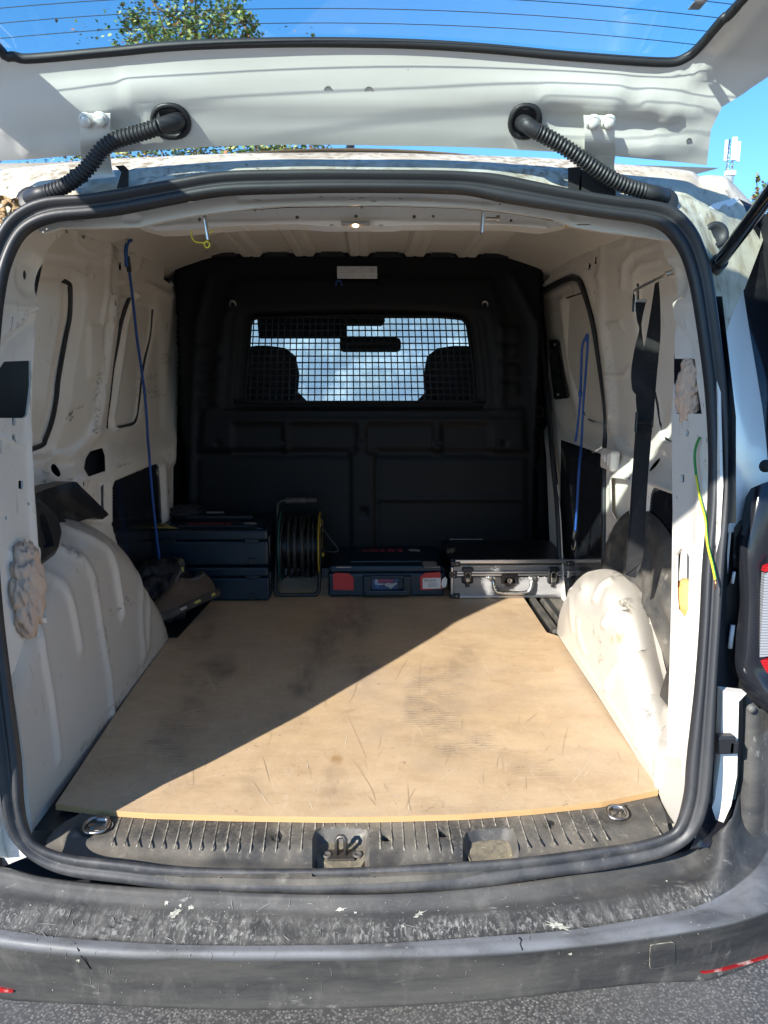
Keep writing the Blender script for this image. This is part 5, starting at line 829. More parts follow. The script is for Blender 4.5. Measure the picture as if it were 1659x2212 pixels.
# ------------------------------------------------------------ loose things
# blue bungee cords
def bungee(label, px, off, hooks, s):
    r = thing('bungee_cord', label, 'bungee cord', tuple(wpl([px[0][0]], s, off)[0]), 'blue bungee cords hooked on the side walls')
    for p in px:
        P = wpl(cat_rom([q[:2] for q in p], 8), s, off); MB().tube(P.tolist(), .0045 if s < 0 else .004, 8).build('cord', M['blue'], r)
    for (a, b), cur in hooks:
        A = wpl([a], s, off)[0]; B = wpl([b], s, off)[0]; P = [A+(B-A)*t for t in np.linspace(0, 1, 22)]
        MB().tube(P, [.007+.0012*math.sin(i*1.6) for i in range(22)], 8).build('whipping', M['cable'], r)
        MB().tube(wpl(cat_rom(cur, 6), s, off).tolist(), .002, 6).build('hook', M['steel'], r)
    return r
bl_ = bungee('blue bungee cord stretched down the left wall from a hole under the roof', [[(247, 583), (252, 620), (258, 665), (266, 730), (277, 800), (287, 880), (293, 980), (300, 1067), (313, 1183), (322, 1240)]], .045, [(((242, 555), (247, 585)), [(242, 555), (240, 530), (243, 517), (252, 518), (254, 524)]), (((321, 1240), (325, 1258)), [(326, 1262), (334, 1268), (336, 1278), (330, 1284), (322, 1280)])], -1)
MB().tube(wpl(cat_rom([(241, 575), (239, 545), (242, 525), (250, 518)], 6), -1, .045).tolist(), .006, 8).build('hook_sleeve', M['blue'], bl_)
br_ = bungee('blue bungee cord doubled and knotted, hanging on the right door edge', [[(1304, 728), (1296, 733), (1290, 755), (1288, 800), (1286, 850), (1282, 900), (1275, 953)], [(1304, 728), (1302, 760), (1297, 820), (1292, 880), (1289, 950), (1283, 1040), (1280, 1090), (1276, 1147)]], .05, [(((1276, 1147), (1273, 1162)), [(1273, 1163), (1276, 1172), (1274, 1184), (1269, 1186), (1267, 1178)])], 1)
for q in ((1303, 730), (1287, 851)):
    c = wpl([q], 1, .052)[0]; MB().tube([c+np.array([0, .009*math.cos(t), .008*math.sin(t)]) for t in np.linspace(0, 6.283, 14)[:-1]], .0045, 8, closed=True).tube([c+np.array([.004*math.cos(t), .006*math.cos(t), .01*math.sin(t)]) for t in np.linspace(0, 6.283, 14)[:-1]], .004, 8, closed=True).build('knot', M['blue'], br_)
# black strap on a rod, right side
A = onX([(1441, 592)], .63)[0]; B = onX([(1373, 626)], .70)[0]; ST = thing('lashing_strap', 'black webbing strap with buckle hanging from a steel rod by the right pillar', 'strap', tuple(A))
MB().tube([A, B], .0035, 8).cyl(A+[-.002, 0, 0], A+[.01, -.004, .004], .006, 10).build('rod', M['steel'], ST)
MB().tube([B, B+np.array([0, 0, -.012])], .006, 8).box(B+np.array([.002, .01, -.03]), (.004, .02, .045), bev=.001).build('hook', M['steel'], ST)
def webs(name, l, r_, Yl): return strip(name, [onY([q], Yl)[0] for q in l], [onY([(q[0], q[1])], Yl+.012)[0] for q in r_], M['web'], ST, (0, .0016, 0), 8)
webs('webbing', [(1415, 612), (1408, 660), (1398, 720), (1384, 790), (1374, 850), (1378, 905)], [(1423, 608), (1426, 650), (1427, 720), (1420, 800), (1415, 860), (1412, 910)], 1.66)
webs('webbing', [(1372, 648), (1376, 690), (1381, 712), (1372, 750), (1364, 800), (1366, 840), (1377, 860), (1378, 905)], [(1397, 648), (1389, 680), (1385, 715), (1392, 750), (1404, 790), (1410, 840), (1412, 870), (1411, 910)], 1.655)
webs('webbing', [(1374, 905), (1372, 960), (1366, 1100), (1359, 1170), (1351, 1242)], [(1410, 905), (1405, 970), (1395, 1090), (1393, 1165), (1386, 1215), (1373, 1249)], 1.65)
q = onY([(1392, 912)], 1.645)[0]; MB().box(q, (.034, .008, .006), bev=.002).box(q+[-.017, 0, .0], (.006, .01, .045), bev=.003).box(q+[.016, 0, -.002], (.005, .01, .02), bev=.002).box(q+[0, .0, -.02], (.034, .006, .004), bev=.001).build('buckle', M['plastic'], ST)
q = onY([(1384, 650)], 1.645)[0]; MB().box(q, (.026, .006, .006), bev=.002).build('end_clip', M['steel'], ST)
# white bracket on the right wall
q = wpl([(1332, 993)], 1, .02)[0]; wb = MB().box(q, (.03, .10, .060), bev=.008).box(q+[-.012, 0, .002], (.012, .07, .04), bev=.005).build('wall_bracket', M['paint'], van)
MB().lathe(q+[-.018, .0, .004], (-1, 0, 0), [(.011, -.002), (.011, .002), (.007, .003), (.006, -.002), (0, -.002)], 16).build('bracket_screw', M['paint'], wb)
# crumpled rags
def rag(label, ctr, rad, seed, mat=M['cloth'], cat='rag', nm='rag', sub=5, amp=.32):
    bm = bmesh.new(); bmesh.ops.create_icosphere(bm, subdivisions=sub, radius=1); vs = []
    for v in bm.verts:
        p = v.co.copy(); o = Vector((seed*3.1, seed*1.7, 0)); q = p*1.3+o+Vector((mn.noise(p*1.6+o), mn.noise(p*1.6+o*2), mn.noise(p*1.6-o)))*.9
        ws = mn.noise(p*1.5+o)*2.4+mn.noise(p*3.2-o)*.9
        h = .9+1.5*(abs(math.sin(5.2*p.z+1.7*p.y+ws))**.7-.55)+.55*(1-2.6*abs(mn.noise(q*2.2)))-.2+.25*(1-2.6*abs(mn.noise(q*5.5)))
        p = p*(1+amp*(h-.9)*.55); vs.append(Vector((p.x*rad[0], p.y*rad[1], p.z*rad[2]))+Vector(ctr))
    bm.verts.index_update(); mb = MB().add(vs, [[v.index for v in f.verts] for f in bm.faces], 0, True); bm.free()
    return tag(mb.build(nm, mat), label, cat)
c = onX([(58, 1272)], -.622)[0]; rag('crumpled beige rag stuffed in the lower hole of the left pillar', c, (.024, .050, .084), 1)
c = onX([(1490, 842)], .642)[0]; rag('crumpled beige rag stuffed in the upper hole of the right pillar', c, (.020, .036, .060), 4)
c = onX([(1479, 1302)], .655)[0]; rag('tan foam wad wedged in the slot of the right pillar', c, (.02, .034, .05), 9, M['foam'], 'foam', 'foam_wad', 4, .12)
c = onY([(14, 452)], 1.42)[0]
DL = thing('dried_leaf', 'clump of dried brown leaves caught at the upper left gutter', 'leaf', tuple(c))
rnd = random.Random(3)
for i in range(16):
    p = Vector(c)+Vector((rnd.uniform(-.018, .018), rnd.uniform(-.014, .004), rnd.uniform(-.02, .02))); R = Matrix.Rotation(rnd.uniform(0, 6), 3, 'X')@Matrix.Rotation(rnd.uniform(0, 6), 3, 'Z'); n = 8
    rows = [[p+R@Vector((x*.012, y*.006*(1-(x*x)), .004*math.sin(3*x+i)+.004*abs(y))) for y in (-1, 0, 1)] for x in np.linspace(-1, 1, 7)]
    MB().loft(rows).build('leaf', M['dead'], DL)
# green and yellow wire hanging from the right pillar
gw = onX(cat_rom([(1507, 945), (1501, 962), (1499, 985), (1503, 1015), (1508, 1040), (1517, 1080), (1529, 1120), (1533, 1150), (1539, 1183), (1550, 1220), (1558, 1252)], 8), .622)
gw[:, 0] = np.linspace(.626, .612, len(gw)); 
gwt = MB().tube(gw.tolist(), .0024, 8).build('earth_wire', M['green']); tag(gwt, 'green and yellow earth wire dangling from the right pillar with bare copper end', 'wire')
k0 = int(len(gw)*.35); MB().tube((gw[k0:]+np.array([-.0012, -.0012, 0])).tolist(), .0018, 6).build('yellow_stripe', M['gyel'], gwt); e = gw[-1]; MB().tube([e, e+np.array([.0005, -.001, -.008]), e+np.array([0, -.001, -.017])], .0011, 6).build('copper_end', M['copper'], gwt)
# ------------------------------------------------------------ tool boxes
def xz(px, Y): return onY([px], Y)[0]
def toolbox(label, x0, x1, Y0, z0, h, dep=.355, grp='navy tool boxes'):
    cx = (x0+x1)/2; W = x1-x0; r = thing('tool_box', label, 'tool box', (cx, Y0+dep/2, z0), grp)
    MB().box((cx, Y0+dep/2, z0+h*.34), (W, dep, h*.68), bev=.008).build('box_base', M['navy'], r)
    lid = MB().box((cx, Y0+dep/2, z0+h*.84), (W*.995, dep*.99, h*.30), bev=.009); lid.box((cx, Y0+dep/2, z0+h-.001), (W*.62, dep*.62, .008), bev=.003)
    for sx in (-1, 1): lid.box((cx+sx*W*.42, Y0+dep/2, z0+h-.002), (W*.06, dep*.86, .01), bev=.003)
    lo = lid.build('lid', M['navy'], r)
    for sx in (-1, 1):
        MB().box((cx+sx*W*.495, Y0+.05, z0+h*.5), (.012, .05, h*.6), bev=.003).build('side_latch', M['navyd'], r)
        MB().box((cx+sx*W*.36, Y0-.002, z0+h*.70), (.05, .008, h*.12), bev=.002).box((cx+sx*W*.36, Y0-.003, z0+h*.14), (.03, .008, h*.16), bev=.002).build('stack_clip', M['navyd'], r)
    text('raised_lettering', 'BOSCH', .052, (cx-.02, Y0+dep*.30, z0+h+.0035), Matrix.Rotation(math.pi, 3, 'Z'), M['redd'], lo, .0012, .0006)
    bd = (cx+.13, Y0+dep*.30, z0+h+.003); MB().tube([(bd[0]+.024*math.cos(t), bd[1]+.014*math.sin(t), bd[2]) for t in np.linspace(0, 6.283, 22)[:-1]], .0014, 6, closed=True).tube([(bd[0]+.008*math.cos(t), bd[1]+.011*math.sin(t), bd[2]) for t in np.linspace(0, 6.283, 16)[:-1]], .0012, 6, closed=True).build('round_emblem', M['grey'], lo)
    return r
Y1 = 2.74; xa = xz((335, 1290), Y1)[0]; xb = xz((582, 1290), Y1)[0]; z1 = .601; hA = .128
tb1 = toolbox('closed navy tool box at the bottom of the left stack, beside the shoes', xa, xb, Y1, z1, hA)
tb2 = toolbox('closed navy tool box on top of the left stack, yellow sticker on its lid', xa, xb, Y1+.004, z1+hA+.004, .134)
zt = z1+hA+.004+.134
for px in ([(391, 1107), (420, 1107)], [(441, 1107), (484, 1107)]):
    A, B = onZ(px, zt+.012); MB().box((A+B)/2, (B[0]-A[0], .012, .006), bev=.001).build('lid_reflector', M['grey'], tb2)
MB().box(((xa+xb)/2, Y1+.2, zt+.012), (.26, .05, .02), bev=.008).build('carry_handle', M['navyd'], tb2)
tri = onZ([(320, 1141), (340, 1126), (383, 1141)], zt+.004); s_ = tag(MB().prism([tuple(p) for p in tri], (0, 0, .001)).build('warning_sticker', M['yelst']), 'yellow triangular warning sign lying on the left tool box stack', 'sign')
MB().prism([tuple(p) for p in (tri-tri.mean(0))*.35+tri.mean(0)+[0, 0, .0012]], (0, 0, .0003)).build('warning_mark', M['ink'], s_)
rag('black folded cloth on the back of the left tool box stack', ((xa+.07), Y1+.26, zt+.022), (.07, .07, .026), 12, M['black_cloth'], 'cloth', 'folded_cloth', 4, .3)
# middle tool box, detailed front
Y2 = 2.785; xa = xz((709, 1288), Y2)[0]; xb = xz((958, 1288), Y2)[0]; cx = (xa+xb)/2; zb = .601; H = .118; D_ = .33
tb = thing('tool_box', 'navy tool box with red latches and white label, between cable reel and metal case', 'tool box', (cx, Y2+D_/2, zb), 'navy tool boxes')
MB().box((cx, Y2+D_/2, zb+H*.38), (xb-xa, D_, H*.76), bev=.008).build('box_base', M['navy'], tb)
l_ = MB().box((cx, Y2+D_/2+.004, zb+H*.86), (xb-xa-.004, D_-.008, H*.27), bev=.012); l_.box((cx, Y2+D_/2, zb+H), (.27, .2, .008), bev=.003); lo = l_.build('lid', M['navy'], tb)
text('raised_lettering', 'BOSCH', .052, (cx-.01, Y2+.24, zb+H+.005), Matrix.Rotation(math.pi, 3, 'Z'), M['redd'], lo, .0012, .0006)
bd = (cx+.12, Y2+.24, zb+H+.004); MB().tube([(bd[0]+.024*math.cos(t), bd[1]+.014*math.sin(t), bd[2]) for t in np.linspace(0, 6.283, 22)[:-1]], .0014, 6, closed=True).tube([(bd[0]+.008*math.cos(t), bd[1]+.011*math.sin(t), bd[2]) for t in np.linspace(0, 6.283, 16)[:-1]], .0012, 6, closed=True).build('round_emblem', M['grey'], lo)
def fr(px, Y): return [tuple(p) for p in onY(px, Y)]
rl = MB().prism(fr([(719, 1241), (724, 1238), (753, 1239), (764, 1249), (764, 1275), (720, 1274)], Y2-.008), (0, .010, 0)).build('red_latch', M['red'], tb)
rr = MB().prism(fr([(907, 1247), (918, 1238), (951, 1236), (955, 1272), (908, 1275)], Y2-.008), (0, .010, 0)).build('red_latch', M['red'], tb)
lb = MB().prism(fr([(913, 1249), (952, 1248), (952, 1271), (913, 1272)], Y2-.0095), (0, .001, 0)).build('price_label', M['label'], rr)
RX = Matrix.Rotation(math.pi/2, 3, 'X')
text('label_print', 'GWS 12V-76', .0085, onY([(929, 1253.5)], Y2-.0100)[0], RX, M['ink'], rr, .0001, .0002)
for k, (a, b) in enumerate(((917, 940), (925, 944), (925, 948), (925, 942), (925, 946))): A, B = onY([(a, 1257+k*2.6), (b, 1257+k*2.5)], Y2-.0099); MB().box((A+B)/2, (B[0]-A[0], .0003, .0011)).build('print_line', M['ink'], rr)
MB().prism(fr([(955, 1252), (962, 1246), (966, 1252), (964, 1268), (956, 1270), (953, 1262)], Y2-.014), (0, .002, 0)).build('torn_tag', M['label'], tb)
MB().prism(fr([(803, 1248), (860, 1248), (860, 1274), (803, 1274)], Y2-.0055), (0, .006, 0)).build('label_panel', M['lblue'], tb)
text('label_lettering', 'BOSCH', .0155, onY([(833, 1255.5)], Y2-.0062)[0], RX, M['redt'], tb, .0002, .0004, 1.1)
text('label_lettering', 'Professional', .0065, onY([(819, 1261.5)], Y2-.0062)[0], RX, M['label'], tb, .0001, .0002)
c = onY([(813, 1255.5)], Y2-.0062)[0]; MB().tube([c+np.array([.006*math.cos(t), 0, .006*math.sin(t)]) for t in np.linspace(0, 6.283, 18)[:-1]], .0009, 6, closed=True).box(c, (.002, .001, .008)).build('emblem_ring', M['label'], tb)
MB().prism(fr([(830, 1261), (838, 1259), (848, 1261), (856, 1258), (858, 1261), (850, 1267), (845, 1272), (839, 1268), (832, 1266)], Y2-.0064), (0, .0004, 0)).build('label_picture', M['grey'], tb)
for a, b in ((725, 759), (917, 950)): A, B = onY([(a, 1227), (b, 1227)], Y2-.002); MB().box((A+B)/2+[0, .01, .002], (B[0]-A[0], .02, .003), bev=.0008).build('label_holder', M['grey'], tb)
q4 = onZ([(911, 1213), (941, 1213), (946, 1226), (916, 1227)], zb+H+.002); MB().prism([tuple(p) for p in q4], (0, 0, .0008)).build('lid_sticker', M['grey'], lo)
hd = MB(); A, B = onY([(786, 1250), (886, 1250)], Y2-.008); zz = zb+.016
hd.box((A[0]+.012, Y2-.012, (A[2]+zz)/2), (.03, .016, A[2]-zz+.02), bev=.004).box((B[0]-.012, Y2-.012, (A[2]+zz)/2), (.03, .016, A[2]-zz+.02), bev=.004).box(((A[0]+B[0])/2, Y2-.014, zz+.002), (B[0]-A[0], .018, .024), bev=.006).box(((A[0]+B[0])/2, Y2-.008, A[2]+.006), (B[0]-A[0]+.01, .014, .012), bev=.003); hd.build('carry_handle', M['navyd'], tb)
# ------------------------------------------------------------ metal case
Y3 = 2.765; xa = xz((973, 1286), Y3)[0]; xb = xz((1236, 1286), Y3)[0]; cx = (xa+xb)/2; W = xb-xa; H = .148; Dp = .335; zb = .601
mc = thing('metal_case', 'black case with ribbed aluminium edges and two latches, beside the right wheel arch', 'case', (cx, Y3+Dp/2, zb))
MB().box((cx, Y3+Dp/2, zb+H/2), (W-.012, Dp-.004, H-.008), bev=.006).build('case_shell', M['caseblk'], mc)
zl = zb+H*.60
MB().box((cx, Y3+.004, zb+.042), (W-.02, .010, .072), bev=.002).build('front_panel', M['alu'], mc)
MB().box((cx, Y3+.004, zb+H*.735), (W-.02, .010, .034), bev=.002).build('lid_panel', M['alu'], mc)
for z, h_ in ((zb+H-.008, .014), (zl, .008), (zl+.010, .008), (zb+.005, .010)): MB().box((cx, Y3-.002, z), (W-.03, .014, h_), bev=.002).build('edge_strip', M['alus'], mc)
for sx in (-1, 1):
    MB().box((cx+sx*(W/2-.004), Y3-.0, zb+H*.45), (.010, .02, H*.72), bev=.003).build('edge_strip', M['alus'], mc)
    MB().box((cx+sx*(W/2-.004), Y3+Dp/2, zb+H-.006), (.012, Dp, .012), bev=.003).build('edge_strip', M['caseblk'], mc)
    for z in (zb+.008, zb+H-.016):
        o = MB().box((cx+sx*(W/2-.016), Y3-.004, z), (.038, .014, .022), bev=.005).build('case_corner', M['caseblk'], mc)
        MB().lathe((cx+sx*(W/2-.022), Y3-.0115, z), (0, -1, 0), [(0, .0015), (.0022, .001), (.003, 0)], 10).build('rivet', M['alus'], o)
    o = MB().box((cx+sx*(W/2-.008), Y3-.004, zl+.002), (.030, .012, .026), bev=.002).build('case_hinge', M['caseblk'] if sx < 0 else M['steel'], mc)
    for dz in (-.008, .008): MB().lathe((cx+sx*(W/2-.012), Y3-.010, zl+.002+dz), (0, -1, 0), [(0, .0015), (.0024, .001), (.003, 0)], 10).build('rivet', M['alus'], o)
for px in (1010, 1195):
    c = onY([(px, 1245)], Y3-.006)[0]; o = MB().box(c+[0, 0, .004], (.042, .006, .062), bev=.006).box(c+[0, -.003, -.03], (.016, .008, .022), bev=.004).build('case_latch', M['caseblk'], mc)
    MB().tube([c+np.array([a, -.007, b]) for a, b in ((-.009, -.014), (-.009, .012), (-.004, .018), (.004, .018), (.009, .012), (.009, -.014))], .0022, 8).box(c+[0, -.007, -.012], (.018, .006, .018), bev=.003).build('latch_loop', M['chrome'], o)
    for dx in (-.015, .015): MB().lathe(c+[dx, -.004, .014], (0, -1, 0), [(0, .0015), (.0022, .001), (.003, 0)], 10).build('rivet', M['alus'], o)
c = onY([(1101, 1252)], Y3-.008)[0]; lp = MB().box(c+[0, 0, .004], (.062, .008, .040), bev=.004).cyl(c+[0, .004, -.010], c+[0, -.004, -.010], .02, 20).build('lock_plate', M['caseblk'], mc)
MB().lathe(c+[0, -.006, -.002], (0, -1, 0), [(.011, -.002), (.011, .002), (.008, .004), (.005, .001), (0, .001)], 20).build('key_lock', M['chrome'], lp)
c0 = onY([(1062, 1249)], Y3-.01)[0]; c1 = onY([(1150, 1249)], Y3-.01)[0]
MB().tube(cat_rom([c0, c0+[.004, -.012, -.01], c0+[.010, -.016, -.036], c0+[.03, -.018, -.050], c1+[-.03, -.018, -.050], c1+[-.010, -.016, -.036], c1+[-.004, -.012, -.01], c1], 6).tolist(), .0075, 10).box(c0, (.03, .012, .014), bev=.003).box(c1, (.03, .012, .014), bev=.003).build('case_handle', M['steel'], mc)
for px in ((1051, 1247), (1038, 1247), (1118, 1224), (1134, 1224), (1163, 1247), (1176, 1247)): MB().lathe(onY([px], Y3-.003)[0], (0, -1, 0), [(0, .0018), (.0022, .001), (.003, 0)], 10).build('rivet', M['alus'], mc)
q4 = onZ([(969, 1160), (1041, 1161), (1043, 1166), (972, 1166)], zb+H+.0); MB().prism([tuple(p) for p in q4], (0, 0, .0015)).build('lid_badge', M['grey'], mc)
# ------------------------------------------------------------ cable reel
Y4 = 2.93; xl = xz((612, 1200), Y4)[0]; xr = xz((690, 1200), Y4)[0]; zc = onY([(650, 1170)], Y4)[0][2]; R_ = .135; zc = .601+R_+.028
rl_ = thing('cable_reel', 'cable reel with black cable, green and yellow flanges in a tube frame', 'cable reel', ((xl+xr)/2, Y4, .601))
def flange(x, mat, d): return MB().lathe((x, Y4, zc), (1, 0, 0), [(.02, 0), (.05, d*.3), (R_*.9, d), (R_, d), (R_, d+.004), (R_*.9, d+.005), (.05, d*.3+.004), (.02, .004)], 40).build('flange', mat, rl_)
flange(xl, M['teal'], -.006); flange(xr, M['yellow'], .002)
rnd = random.Random(2)
MB().cyl((xl, Y4, zc), (xr, Y4, zc), .07, 24).build('drum', M['cable'], rl_)
for k in range(11):
    x = xl+.012+(xr-xl-.022)*k/10; rr_ = R_*(.84+.05*rnd.random()); tl_ = rnd.uniform(-.012, .012)
    MB().tube([(x+tl_*math.cos(t), Y4+rr_*math.cos(t), zc+rr_*math.sin(t)) for t in np.linspace(0, 6.283, 33)[:-1]], .0048, 8, closed=True).build('cable_turn', M['cable'], rl_)
fx0 = xl-.018; fx1 = xr+.006
for yy in (Y4-.13,):
    MB().tube(cat_rom([(fx0, Y4, zc+.12), (fx0, Y4-.06, zc), (fx0, yy, .64), (fx0+.006, yy-.01, .615), (fx0+.025, yy-.012, .609), (fx1-.025, yy-.012, .609), (fx1-.006, yy-.01, .615), (fx1, yy, .64), (fx1, Y4-.06, zc), (fx1, Y4, zc+.12)], 8).tolist(), .0075, 10).build('frame_tube', M['cable'], rl_)
MB().tube(cat_rom([(fx0, Y4, zc+.08), (fx0, Y4, zc+R_+.02), (fx0+.012, Y4, zc+R_+.04), (fx0+.04, Y4, zc+R_+.045), (fx1-.02, Y4, zc+R_+.045)], 8).tolist(), .008, 10).build('frame_tube', M['cable'], rl_)
MB().tube([(x, Y4, zc+R_+.045) for x in np.linspace(fx0+.03, fx1-.012, 60)], [.0125+.0012*math.sin(i*1.5) for i in range(60)], 12).build('hand_grip', M['rubber'], rl_)
c = onY([(691, 1197)], Y4-.05)[0]; MB().box(c+[.006, 0, 0], (.022, .02, .016), bev=.003).build('winding_knob', M['yellow'], rl_)
MB().tube(cat_rom([(xr+.005, Y4-.04, zc+.10), (xr+.04, Y4-.06, zc+.05), (xr+.075, Y4-.06, zc+.0), (xr+.06, Y4-.06, zc-.01), (xr+.01, Y4-.05, zc-.005)], 8).tolist(), .0035, 8).build('loose_cable', M['cable'], rl_)
for k in range(5): t = 1.2+k*.35; MB().box((xr+.009, Y4-R_*.75*math.cos(t)*1, zc+R_*.75*math.sin(t)), (.003, .03, .016), bev=.001).build('socket_cover', M['yelst'], rl_)
# ------------------------------------------------------------ shoes
def shoe(label, O, R, mat_up, mat_toe, L=.27):
    r = thing('shoe', label, 'shoe', tuple(O), 'pair of worn shoes piled by the left wheel arch'); O = Vector(O)
    T = np.linspace(0, 1, 22)  # 0 heel, 1 toe
    def hw(t): return .036*(math.sin(math.pi*min(1, max(0, (t*.94+.05)))**.8)**.35)*(1+.25*math.exp(-((t-.72)/.2)**2))
    def hh(t): return np.interp(t, [0, .05, .3, .42, .6, .8, .95, 1], [.055, .082, .088, .098, .072, .052, .038, .012])
    rows = []
    for t in T:
        w_ = hw(t); h = hh(t); rows.append([O+R@Vector((t*L, w_*math.copysign(abs(math.cos(a))**.75, math.cos(a)), .022+h*max(0, math.sin(a))**.8)) for a in np.linspace(0, math.pi, 15)])
    # upper, opening left free on top between t .1 and .42
    mb = MB(); n = 15; vs = [p for q in rows for p in q]; fs = []
    for i in range(len(rows)-1):
        for j in range(n-1):
            if .06 < T[i] < .40 and 4 <= j <= 9: continue
            fs.append((i*n+j, i*n+j+1, (i+1)*n+j+1, (i+1)*n+j))
    mb.add(vs, fs, 0, True); mb.build('upper', mat_up, r)
    sol = []
    for z, k in ((0, .96), (.006, 1.06), (.016, 1.08), (.026, 1.04)):
        sol.append([O+R@Vector((L*(.5+(t-.5)*1.04*(k if k > 1 else 1)), s*hw(t)*k, z+.012*max(0, t-.8)*2)) for t, s in [(t, 1) for t in T]+[(t, -1) for t in T[::-1]]])
    m2 = MB().loft(sol, closed=True, sm=True); m2.add(sol[0], [tuple(range(len(sol[0])))]); so_ = m2.build('sole', M['sole'], r)
    MB().add([O+R@Vector((L*t, s*hw(t)*.86, .030)) for t, s in [(t, 1) for t in T]+[(t, -1) for t in T[::-1]]], [tuple(range(44))]).build('insole', M['insole'], r)
    col = []
    for a in np.linspace(0, 2*math.pi, 22)[:-1]: t = .23+.20*math.cos(a); col.append(O+R@Vector((t*L, .026*math.sin(a), .022+hh(t)*(.93-.2*abs(math.sin(a))))))
    MB().tube(col, .0055, 8, closed=True).build('collar', M['suedeg'], r)
    for k, t in enumerate((.12, .38, .62)):
        [MB().box(O+R@Vector((t*L, sg*hw(t)*1.07, .013)), (.026, .004, .009), rot=R, bev=.001).build('sole_insert', M['yelst'] if k < 2 else M['grey'], so_) for sg in (-1, 1)]
    # toe overlay
    rows2 = [[O+R@Vector((t*L, hw(t)*1.05*math.copysign(abs(math.cos(a))**.75, math.cos(a)), .020+hh(t)*1.03*.55*max(0, math.sin(a))**.8)) for a in np.linspace(2.2, math.pi, 7)] for t in np.linspace(.05, .95, 16)]
    MB().loft(rows2).build('side_overlay', mat_toe, r)
    MB().box(O+R@Vector((.44*L, 0, .118)), (.05, .04, .008), rot=R@Matrix.Rotation(.6, 3, 'Y'), bev=.003).build('tongue', M['suedeg'], r)
    return r
def axes(xv, zv): x = Vector(xv).normalized(); z = Vector(zv); z = (z-x*z.dot(x)).normalized(); y = z.cross(x); return Matrix((x, y, z)).transposed()
heel = Vector(onY([(464, 1290)], 2.60)[0]); toe = Vector(onY([(352, 1362)], 2.42)[0]); toe.z = max(toe.z, .63)
shoe('worn brown suede shoe lying on its side, toe down, at the board edge', heel, axes(toe-heel, (-.62, -.25, .78)), M['suede'], M['suedeg'], .265)
O2 = Vector(onY([(392, 1212)], 2.66)[0])
shoe('dark shoe standing on its toe with the tan insole showing, behind the brown shoe', O2, axes((-.02, -.10, -1), (-.75, -.62, .05)), M['black_cloth'], M['black_cloth'], .24)
c = onY([(352, 1262)], 2.62)[0]; rag('crumpled black jacket heaped behind the left wheel arch', (c[0]-.01, 2.60, .68), (.10, .13, .10), 21, M['black_cloth'], 'jacket', 'jacket', 5, .35)
# ------------------------------------------------------------ outside: trees, mast, lamp, wall
def leaf_mesh(name, mat, s):
    me = bpy.data.meshes.new(name); pts = [(0, -.5), (.18, -.2), (.5, -.25), (.28, .05), (.45, .35), (.14, .25), (0, .6), (-.14, .25), (-.45, .35), (-.28, .05), (-.5, -.25), (-.18, -.2)]
    return [(x*s, y*s, .12*s*abs(x)) for x, y in pts]
LP = leaf_mesh('l', None, 1)
def tree(label, px, Y, segs, leafs, size, seed, nleaf, trunk=True):
    base = onY([px], Y)[0]; r = thing('tree', label, 'tree', (base[0], Y, 0)); rnd = random.Random(seed); mbs = {k: MB() for k in leafs}; keys = list(leafs)
    tk = MB(); tk.tube([(base[0], Y, 0), (base[0]+.1, Y, segs[0][1]*.6), (base[0], Y, segs[-1][1])], [.22, .16, .03], 10)
    for (dx, z, rad, zr, n) in segs:
        a = (base[0], Y, max(0, z-rad*1.2)); tk.tube([a, (base[0]+dx*.6, Y, z-.2*zr), (base[0]+dx, Y, z+zr*.8)], [.06, .035, .012], 6)
        cl = [(rnd.gauss(0, .45), rnd.gauss(0, .45), rnd.uniform(-1, 1)) for _ in range(max(8, n//22))]
        for i in range(n):
            c_ = cl[rnd.randrange(len(cl))]; q = [c_[k]+rnd.gauss(0, .13) for k in range(3)]; zz = max(-1.1, min(1.15, q[2])); k_ = math.sqrt(max(.05, 1-.75*max(0, zz)))
            p = Vector((base[0]+dx+q[0]*rad*k_, Y+q[1]*rad*k_, z+zz*zr)); s = size*rnd.uniform(.5, 1.2)
            R = Matrix.Rotation(rnd.uniform(0, 6.28), 3, 'Z')@Matrix.Rotation(rnd.uniform(-1.2, 1.2), 3, 'X')@Matrix.Rotation(rnd.uniform(0, 6.28), 3, 'Z')
            mbs[rnd.choice(keys)].add([p+R@Vector(v)*s for v in LP], [tuple(range(12))])
    tk.build('trunk', M['bark'], r)
    for k, mb in mbs.items(): o = mb.build('foliage', M[leafs[k]], r); o['kind'] = 'stuff'
    return r
S_ = 26.
def tz(y, Y=26.): return float(onY([(400, y)], Y)[0][2])
def tx(x, Y=26.): return float(onY([(x, 60)], Y)[0][0])-float(onY([(405, 60)], Y)[0][0])
tree('maple tree with green and yellowing leaves seen through the raised rear window', (405, 60), 26., [(tx(430), tz(40), 1.5, 1.9, 1150), (tx(325), tz(52), .75, 1.5, 750), (tx(300), tz(5), .5, .8, 260), (tx(508), tz(48), .75, 1.1, 640), (tx(400), tz(60), 1.1, 1.4, 700), (tx(430), tz(88), 2.0, .7, 1000), (tx(545), tz(70), .35, .5, 70), (tx(262), tz(100), .5, .4, 90), (tx(420), tz(200), 4.5, 2.0, 2600), (tx(300), tz(322), 3.6, 1.2, 2600), (tx(520), tz(326), 3.2, .8, 2400), (tx(640), tz(335), 1.8, .35, 500), (tx(170), tz(332), 1.0, .35, 160)], {0: 'leaf', 1: 'leaf2', 2: 'leaf3', 3: 'leaf', 4: 'leaf3', 5: 'leaf2', 6: 'leaf4', 7: 'leaf2'}, .145, 11, 0)
